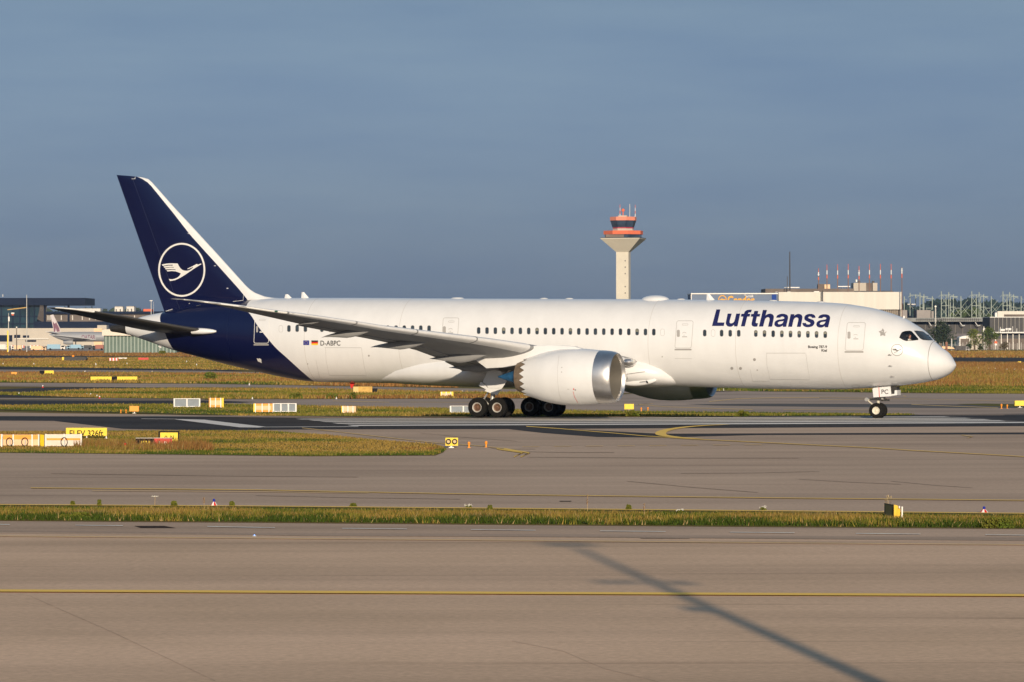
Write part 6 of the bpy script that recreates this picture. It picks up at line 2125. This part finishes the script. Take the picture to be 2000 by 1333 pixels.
ms_ = zq([(200, 150, 0, 360), (305, 95, 0, 440), (405, 115, 0, 360), (437, 92, 0, 360), (500, 140, 0, 360), (530, 112, 0, 360), (622, 145, 0, 350)])
ms_ = [(a, b_, d__, (i % 3) * 6.0) for i, (a, b_, c_, d__) in enumerate(ms_)]
br = zq([(305, 130, 437, 130), (437, 155, 560, 155), (437, 320, 500, 320), (530, 325, 622, 325), (530, 178, 650, 178), (262, 165, 305, 125), (305, 125, 330, 150), (437, 125, 365, 185), (437, 125, 480, 160), (530, 150, 470, 200), (530, 150, 575, 185), (622, 175, 662, 208), (622, 175, 580, 215), (200, 180, 240, 205), (530, 335, 622, 430), (622, 335, 530, 430), (305, 290, 340, 340)])
pyl('steel_pylon', 'pale green steel pylon group just right of the hangar corner', ms_, br)
M_GREYL = mat('mid_grey_post', (.22, .21, .20), spec=.06, rough=.8)
# ---- long hall, right
B = Place('long_hall', 1850, 2000, 'long grey hall with a deep dark eave under the steel pylons', 'building')
B.box('roof_fascia', 1735, 621.5, 1933, 628.6, mat('pale_grey_fascia', (.24, .25, .25), spec=.06, rough=.7, var=.15, scale=.3), -6, 40)
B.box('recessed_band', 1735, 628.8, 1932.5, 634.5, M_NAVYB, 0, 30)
B.box('wall', 1735, 634.6, 1932.5, 652, M_GREYB, -1, 30)
B.box('pale_base', 1735, 652.2, 1933, 690, mat('pale_base_grey', (.15, .14, .145), spec=.06, rough=.8, var=.1, scale=.2), -3, 30, ground=True)
B.boxes('wall_post', [(u, 634.6, u + 1, 652) for u in (1806, 1819, 1833, 1850, 1864.5, 1879.3, 1895, 1910.5, 1925)], M_GREYL, -1.5, .4)
B.boxes('roof_rail', [(u, 622.4, u + .7, 627.6) for u in range(1788, 1912, 4)] + [(1786, 624.6, 1914, 625.2)], M_GREYB, -6.4, .3)
B.bars('eave_strut', [(u, 630, u + 5, 637) for u in (1812, 1842, 1872.5, 1902.5)] + [(u + 5, 637, u + 10, 636) for u in (1842, 1872.5, 1902.5)], .25, M_SLAT, -5)
B.boxes('roof_box', [(1757, 606, 1772.5, 621.3), (1791.5, 606, 1818.5, 621.3), (1820, 608, 1824.5, 621.3)], mat('warm_grey_box', (.30, .275, .26), spec=.06, rough=.8, var=.06, scale=.2), 2, 12)
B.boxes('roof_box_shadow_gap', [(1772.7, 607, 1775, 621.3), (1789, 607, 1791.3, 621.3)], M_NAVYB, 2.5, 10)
M_RIB = mat('dim_grey_rib', (.30, .29, .27), spec=.06, rough=.8)
B = Place('ribbed_hall', 1968, 1930, 'tall dark hall with pale vertical ribs at the right edge', 'building')
B.box('wall', 1933.3, 620.5, 2140, 690, M_GREYB, 0, 30, ground=True)
B.boxes('rib', [(u, 620.8, u + 1.1, 655) for u in np.arange(1941.5, 2140, 8.05)], M_RIB, -.5, .4)
B.box('roof_edge', 1933, 619.3, 2142, 620.4, M_SLAT, -.6, 31)
B = Place('white_roof_block', 1975, 2150, 'cream rooftop block behind the ribbed hall', 'building')
B.box('wall', 1948.3, 608.2, 2140, 622, M_CREAM, 0, 14, ground=True)
B.box('light_front', 1944, 611, 1948, 622, M_WHTP, 1, 6)
B.boxes('brown_band', [(1961, 614.5, 2140, 618.5)], M_BROWNB, -.4, .3)
B = Place('pipe_platform', 1968, 1810, 'platform with white tanks and pipes before the ribbed hall', 'platform')
B.box('deck', 1938, 648.8, 2000, 651, M_SLAT, -2, 8)
B.boxes('leg', [(u, 651, u + 1.2, 684) for u in (1944, 1955, 1967, 1978, 1990)], M_POST, 0, .5)
for u0, u1, v in ((1953, 1963.5, 645), (1965, 1976, 643.5)):
    MB().cyl(B.p(u0, v, 2), B.p(u1, v, 2), .55, .55, 12).build('tank', M_WHTP, B.t)
B.boxes('dark_void', [(1948, 652, 2020, 655)], M_NAVYB, 3, 3)
B.bars('pipe', [(1978, 638, 1978, 650), (1954, 639, 1954, 649), (1970, 641, 1970, 649), (1986, 642, 1986, 650)], .16, M_POST, 0)
B = Place('tent_shed', 1884, 1795, 'small white round roofed tent between the trees', 'tent')
a = [B.p(1874, 690), B.p(1874, 659.5), B.p(1879, 657.5), B.p(1889, 656), B.p(1895, 656.5), B.p(1895, 690)]
MB().prism([Vector(p) for p in a], (0, 12, 0)).build('canopy', M_WHTP, B.t)
B.box('opening', 1876, 662, 1893, 690, M_BROWNB, -.3, .25, ground=True)
B = Place('striped_store', 1912, 1800, 'cream striped store behind the small trees', 'building')
B.box('wall', 1896, 653, 1918, 690, M_BEIGE, 0, 10, ground=True)
B = Place('dark_underpass', 1870, 1850, 'dark teal open shelter behind the flat trailer', 'shelter')
B.box('back_wall', 1826, 664, 1872, 690, mat('dark_teal_wall', (.02, .04, .045), spec=.06, rough=.8), 0, 6, ground=True)
B.box('roof', 1850, 658.8, 1872, 661.5, M_DARK, -3, 10)
B.box('back_wall', 1896, 662, 2050, 690, M_BROWNB, 6, 6, ground=True)

# ---- trees
def tree(u, vtop, vb, wpx, name, label, cols, n=900, leaf=.55, Y=None, group='trees in front of the hall', trunk=.25, lean=0):
    c = gnd(u, vb)
    if Y:
        c = Vector((at(u, 640, Y).x, Y, LOW))
    k = c.y / F
    h_ = at(u, vtop, c.y).z - LOW
    w_ = wpx * k
    t = thing(name, c, label, 'tree', group)
    r_ = MB().cyl((0, 0, 0), (0, 0, h_ * .45), h_ * .035 + .1, h_ * .02 + .06, 8)
    for i in range(6):
        a = rng.uniform(0, 6.28)
        r_.cyl((0, 0, h_ * rng.uniform(.25, .4)), (math.cos(a) * w_ * .3, math.sin(a) * w_ * .3, h_ * rng.uniform(.55, .85)), h_ * .015 + .04, .03, 5)
    r_.build('trunk', mat('bark', (.10, .075, .05), rough=.95, var=.3, scale=3), t)
    blobs = []
    nb = 11
    for i in range(nb):
        a = rng.uniform(0, 6.28)
        zz = rng.uniform(trunk + .12, .86)
        rr = w_ * .5 * rng.uniform(.1, .68) * (1 - abs(zz - .5) * .7)
        blobs.append((math.cos(a) * rr, math.sin(a) * rr, zz * h_, w_ * rng.uniform(.16, .30)))
    blobs.append((0, 0, h_ * .86, w_ * .2))
    cr = MB()
    for _ in range(n):
        bx_, by_, bz_, br_ = blobs[int(rng.integers(len(blobs)))]
        d_ = Vector(rng.normal(0, 1, 3)).normalized() * br_ * rng.uniform(.5, 1.08)
        p = Vector((bx_, by_, bz_)) + Vector((d_.x, d_.y, d_.z * .85))
        p.z = max(p.z, h_ * trunk * .6)
        s_ = leaf * rng.uniform(.5, 1.4)
        d1, d2 = Vector(rng.normal(0, 1, 3)).normalized() * s_, Vector(rng.normal(0, 1, 3)).normalized() * s_ * .7
        cr.add([p - d1, p + d2, p + d1, p - d2], [(0, 1, 2, 3)])
    cr.build('crown', mat('crown_' + name + str(int(cols[0][1] * 1000)), cols[0], rough=.9, var=.4, scale=.35, var2=cols[1], spec=.1), t, fix=False)
    return t


tree(1838, 629, 684, 66, 'broadleaf_tree', 'big dark crowned tree just right of the windscreen', ((.035, .05, .025), (.022, .034, .022)), 2200, .5)
tree(1903.5, 643, 685, 34, 'broadleaf_tree', 'small bright green yellow tree left of the lamp pole', ((.13, .15, .03), (.09, .11, .025)), 1000, .34, trunk=.2)
tree(1933, 638, 685, 44, 'broadleaf_tree', 'rounder green tree right of the lamp pole', ((.075, .10, .02), (.05, .075, .02)), 1200, .36, trunk=.18)
tree(1962, 668, 686, 22, 'broadleaf_tree', 'low reddish shrub tree below the pipe platform', ((.16, .12, .08), (.1, .09, .05)), 500, .3, trunk=.1)
tree(1893, 672, 686, 16, 'broadleaf_tree', 'low dark bush under the white tent', ((.04, .055, .02), (.03, .05, .02)), 380, .28, trunk=.1)
tree(1915, 672, 686, 18, 'broadleaf_tree', 'low green bush at the foot of the lamp pole', ((.05, .07, .02), (.035, .05, .02)), 380, .28, trunk=.1)
pole(1827.3, 597, 684, .34, 'tall pale lamp pole in front of the dark tree', [(1825.5, 598, 1829, 600, M_POST)], group='lamp poles before the hall')
pole(1922, 640, 684, .2, 'shorter pole carrying a pale floodlight box between two trees', [(1920, 642, 1925.6, 648.5, M_WHTP), (1921, 638, 1922, 642, M_POST)], group='lamp poles before the hall')
pole(1779.3, 592.5, 640, .35, 'dark floodlight mast with two rows of white lamps behind the cockpit', [(1772, 595.6, 1788, 596.8, M_DARK), (1772.5, 594, 1777, 595.2, M_WHTP), (1780, 594, 1788, 595.4, M_WHTP)], m_=M_NAVYB, group='lamp poles before the hall', Y=2050)
pole(1858.7, 662, 686, .3, 'pale green post beside the trailer', group='lamp poles before the hall')
c = gnd(1945, 684.2)
k = c.y / F
t = thing('wire_fence', c, 'long wire fence with pale posts along the far perimeter', 'fence')
for i in range(26):
    x = (-110 + 7.6 * i) * k
    MB().cyl((x, 0, 0), (x, 0, 15 * k * (1 + .08 * math.sin(i * 2.1))), .09, .09, 6).build('post', M_POST, t)
w_ = MB()
for z in (.3, .9, 1.5, 2.1, 2.6):
    w_.cyl((-110 * k, 0, z), (85 * k, 0, z), .025, .025, 4)
w_.build('wire', M_SLAT, t)
c = gnd(1968, 684)
t = thing('round_sign', (at(1945, 671, 1785).x, 1785, LOW), 'tiny red and white round sign by the fence', 'sign')
MB().cyl((0, 0, 0), (0, 0, 3.2), .1).build('post', M_POST, t)
MB().cyl((0, 0, 3.3), (0, -.1, 3.3), .7, .7, 14).build('face', M_SALM, t)
MB().cyl((0, -.11, 2.4), (0, -.16, 2.4), .5, .5, 14).build('plate', M_WHTP, t)
# trailer and vehicles at the perimeter road
c = gnd(1852, 687)
k = c.y / F
t = thing('flat_trailer', c, 'flat trailer with a sloping pale load and dark wheels right of the nose', 'trailer')
MB().box(-14 * k, 14 * k, 0, 2.4, 3.2 * k, 5 * k).build('bed', M_DARK, t)
MB().prism([(-14 * k, .1, 5.1 * k), (13 * k, .1, 5.1 * k), (10 * k, .1, 8 * k), (2 * k, .1, 10 * k), (-14 * k, .1, 10 * k)], (0, 2, 0)).build('load', M_SP, t)
for x in (-4, 3):
    MB().cyl((x * k, 0, 1.6 * k), (x * k, 2.3, 1.6 * k), 1.6 * k, 1.6 * k, 12).build('wheel', M_RUBBER, t)
truck(1866, 676, 1893.5, 687.5, mat('dark_grey_vehicle', (.09, .085, .085), spec=.06, rough=.5, var=.3, scale=1), mat('mid_grey_vehicle', (.25, .24, .25), rough=.4), 'dark grey vehicle coupled to the flat trailer', name='tow_vehicle', cab='right')
c = gnd(1848.5, 688)
t = thing('rust_post', c, 'rust coloured stack standing before the flat trailer', 'post')
MB().box(-2 * k, 2 * k, -.5, .2, 0, 19 * k).box(-2.3 * k, 2.3 * k, -.6, .3, 17.2 * k, 18.2 * k).build('stack', mat('rust_brown', (.26, .12, .08), rough=.9, var=.3, scale=1), t)
MB().cyl((0, -.2, 19 * k), (0, -.2, 22 * k), .2, .1, 8).build('cap', M_BROWNB, t)
c = gnd(1836.5, 688)
t = thing('rust_post', c, 'brown lower stack close to the radome', 'post')
MB().box(-3 * k, 3 * k, -.3, .4, 0, 17 * k).box(-3.3 * k, 3.3 * k, -.4, .5, 15.4 * k, 16.2 * k).build('stack', M_BROWNB, t)


def forest(label, pts, Y, dep, n, leaf, col, col2, hmin):
    """a far wood: leaf clumps filling a band under an uneven skyline"""
    cr = MB()
    us = [p[0] for p in pts]
    vs_ = [p[1] for p in pts]
    hf = rng.uniform(.72, 1.04, 400)
    for _ in range(n):
        u = rng.uniform(us[0], us[-1])
        dy = rng.uniform(0, dep)
        top = at(u, float(np.interp(u, us, vs_)), Y).z - LOW
        h = top * hf[int(u * 0.23 + dy * .02) % 400]
        x = at(u, 640, Y).x * (1 + dy / Y)
        z = h * (1 - rng.uniform(0, 1) ** 2.2 * .98)
        s_ = leaf * rng.uniform(.5, 1.5)
        d1, d2 = Vector(rng.normal(0, 1, 3)).normalized() * s_, Vector(rng.normal(0, 1, 3)).normalized() * s_ * .8
        p = Vector((x, Y + dy, max(z, 0) + LOW))
        cr.add([p - d1, p + d2, p + d1, p - d2], [(0, 1, 2, 3)])
    o = cr.build('forest', mat('forest_' + str(int(Y)), col, rough=.95, var=.4, scale=.05, var2=col2, spec=.05), None, fix=False)
    tag(o, label, kind='stuff')


forest('dark tree line on the left skyline beyond the terminal', [(-500, 612), (60, 610), (150, 606), (185, 603), (215, 607), (262, 604), (300, 606), (345, 606), (900, 606)], 3800, 250, 9000, 4.0, (.035, .05, .03), (.05, .065, .04), 3)
forest('blue green wooded hill behind the steel pylons', [(1700, 602), (1766, 598), (1790, 597), (1815, 594), (1835, 590), (1860, 592), (1878, 587), (1890, 585), (1915, 589), (1935, 587), (1950, 592), (1965, 594), (1985, 590), (2000, 588), (2300, 588)], 4300, 300, 14000, 4.2, (.016, .032, .026), (.024, .042, .032), 3)  # leaf colour made darker and bluer to stand in for distance haze
forest('nearer green trees showing between the pylon legs', [(1852, 622), (1870, 612), (1890, 608), (1912, 609), (1925, 615), (1938, 620)], 2400, 60, 1600, 2.0, (.06, .085, .03), (.04, .06, .025), 3)

# ---- the air itself: thin evening haze
HZ = MB().box(-2400, 2400, -150, 5200, -3.2, 100).build('haze', None, None)
m = D.materials.new('haze_volume')
m.use_nodes = True
nt = m.node_tree
nt.nodes.clear()
o_ = nt.nodes.new('ShaderNodeOutputMaterial')
pv = nt.nodes.new('ShaderNodeVolumePrincipled')
pv.inputs['Color'].default_value = (.50, .68, 1.0, 1)
pv.inputs['Density'].default_value = .00003
pv.inputs['Anisotropy'].default_value = .0
nt.links.new(pv.outputs[0], o_.inputs['Volume'])
HZ.data.materials.append(m)
tag(HZ, 'thin evening haze over the airfield', kind='stuff')
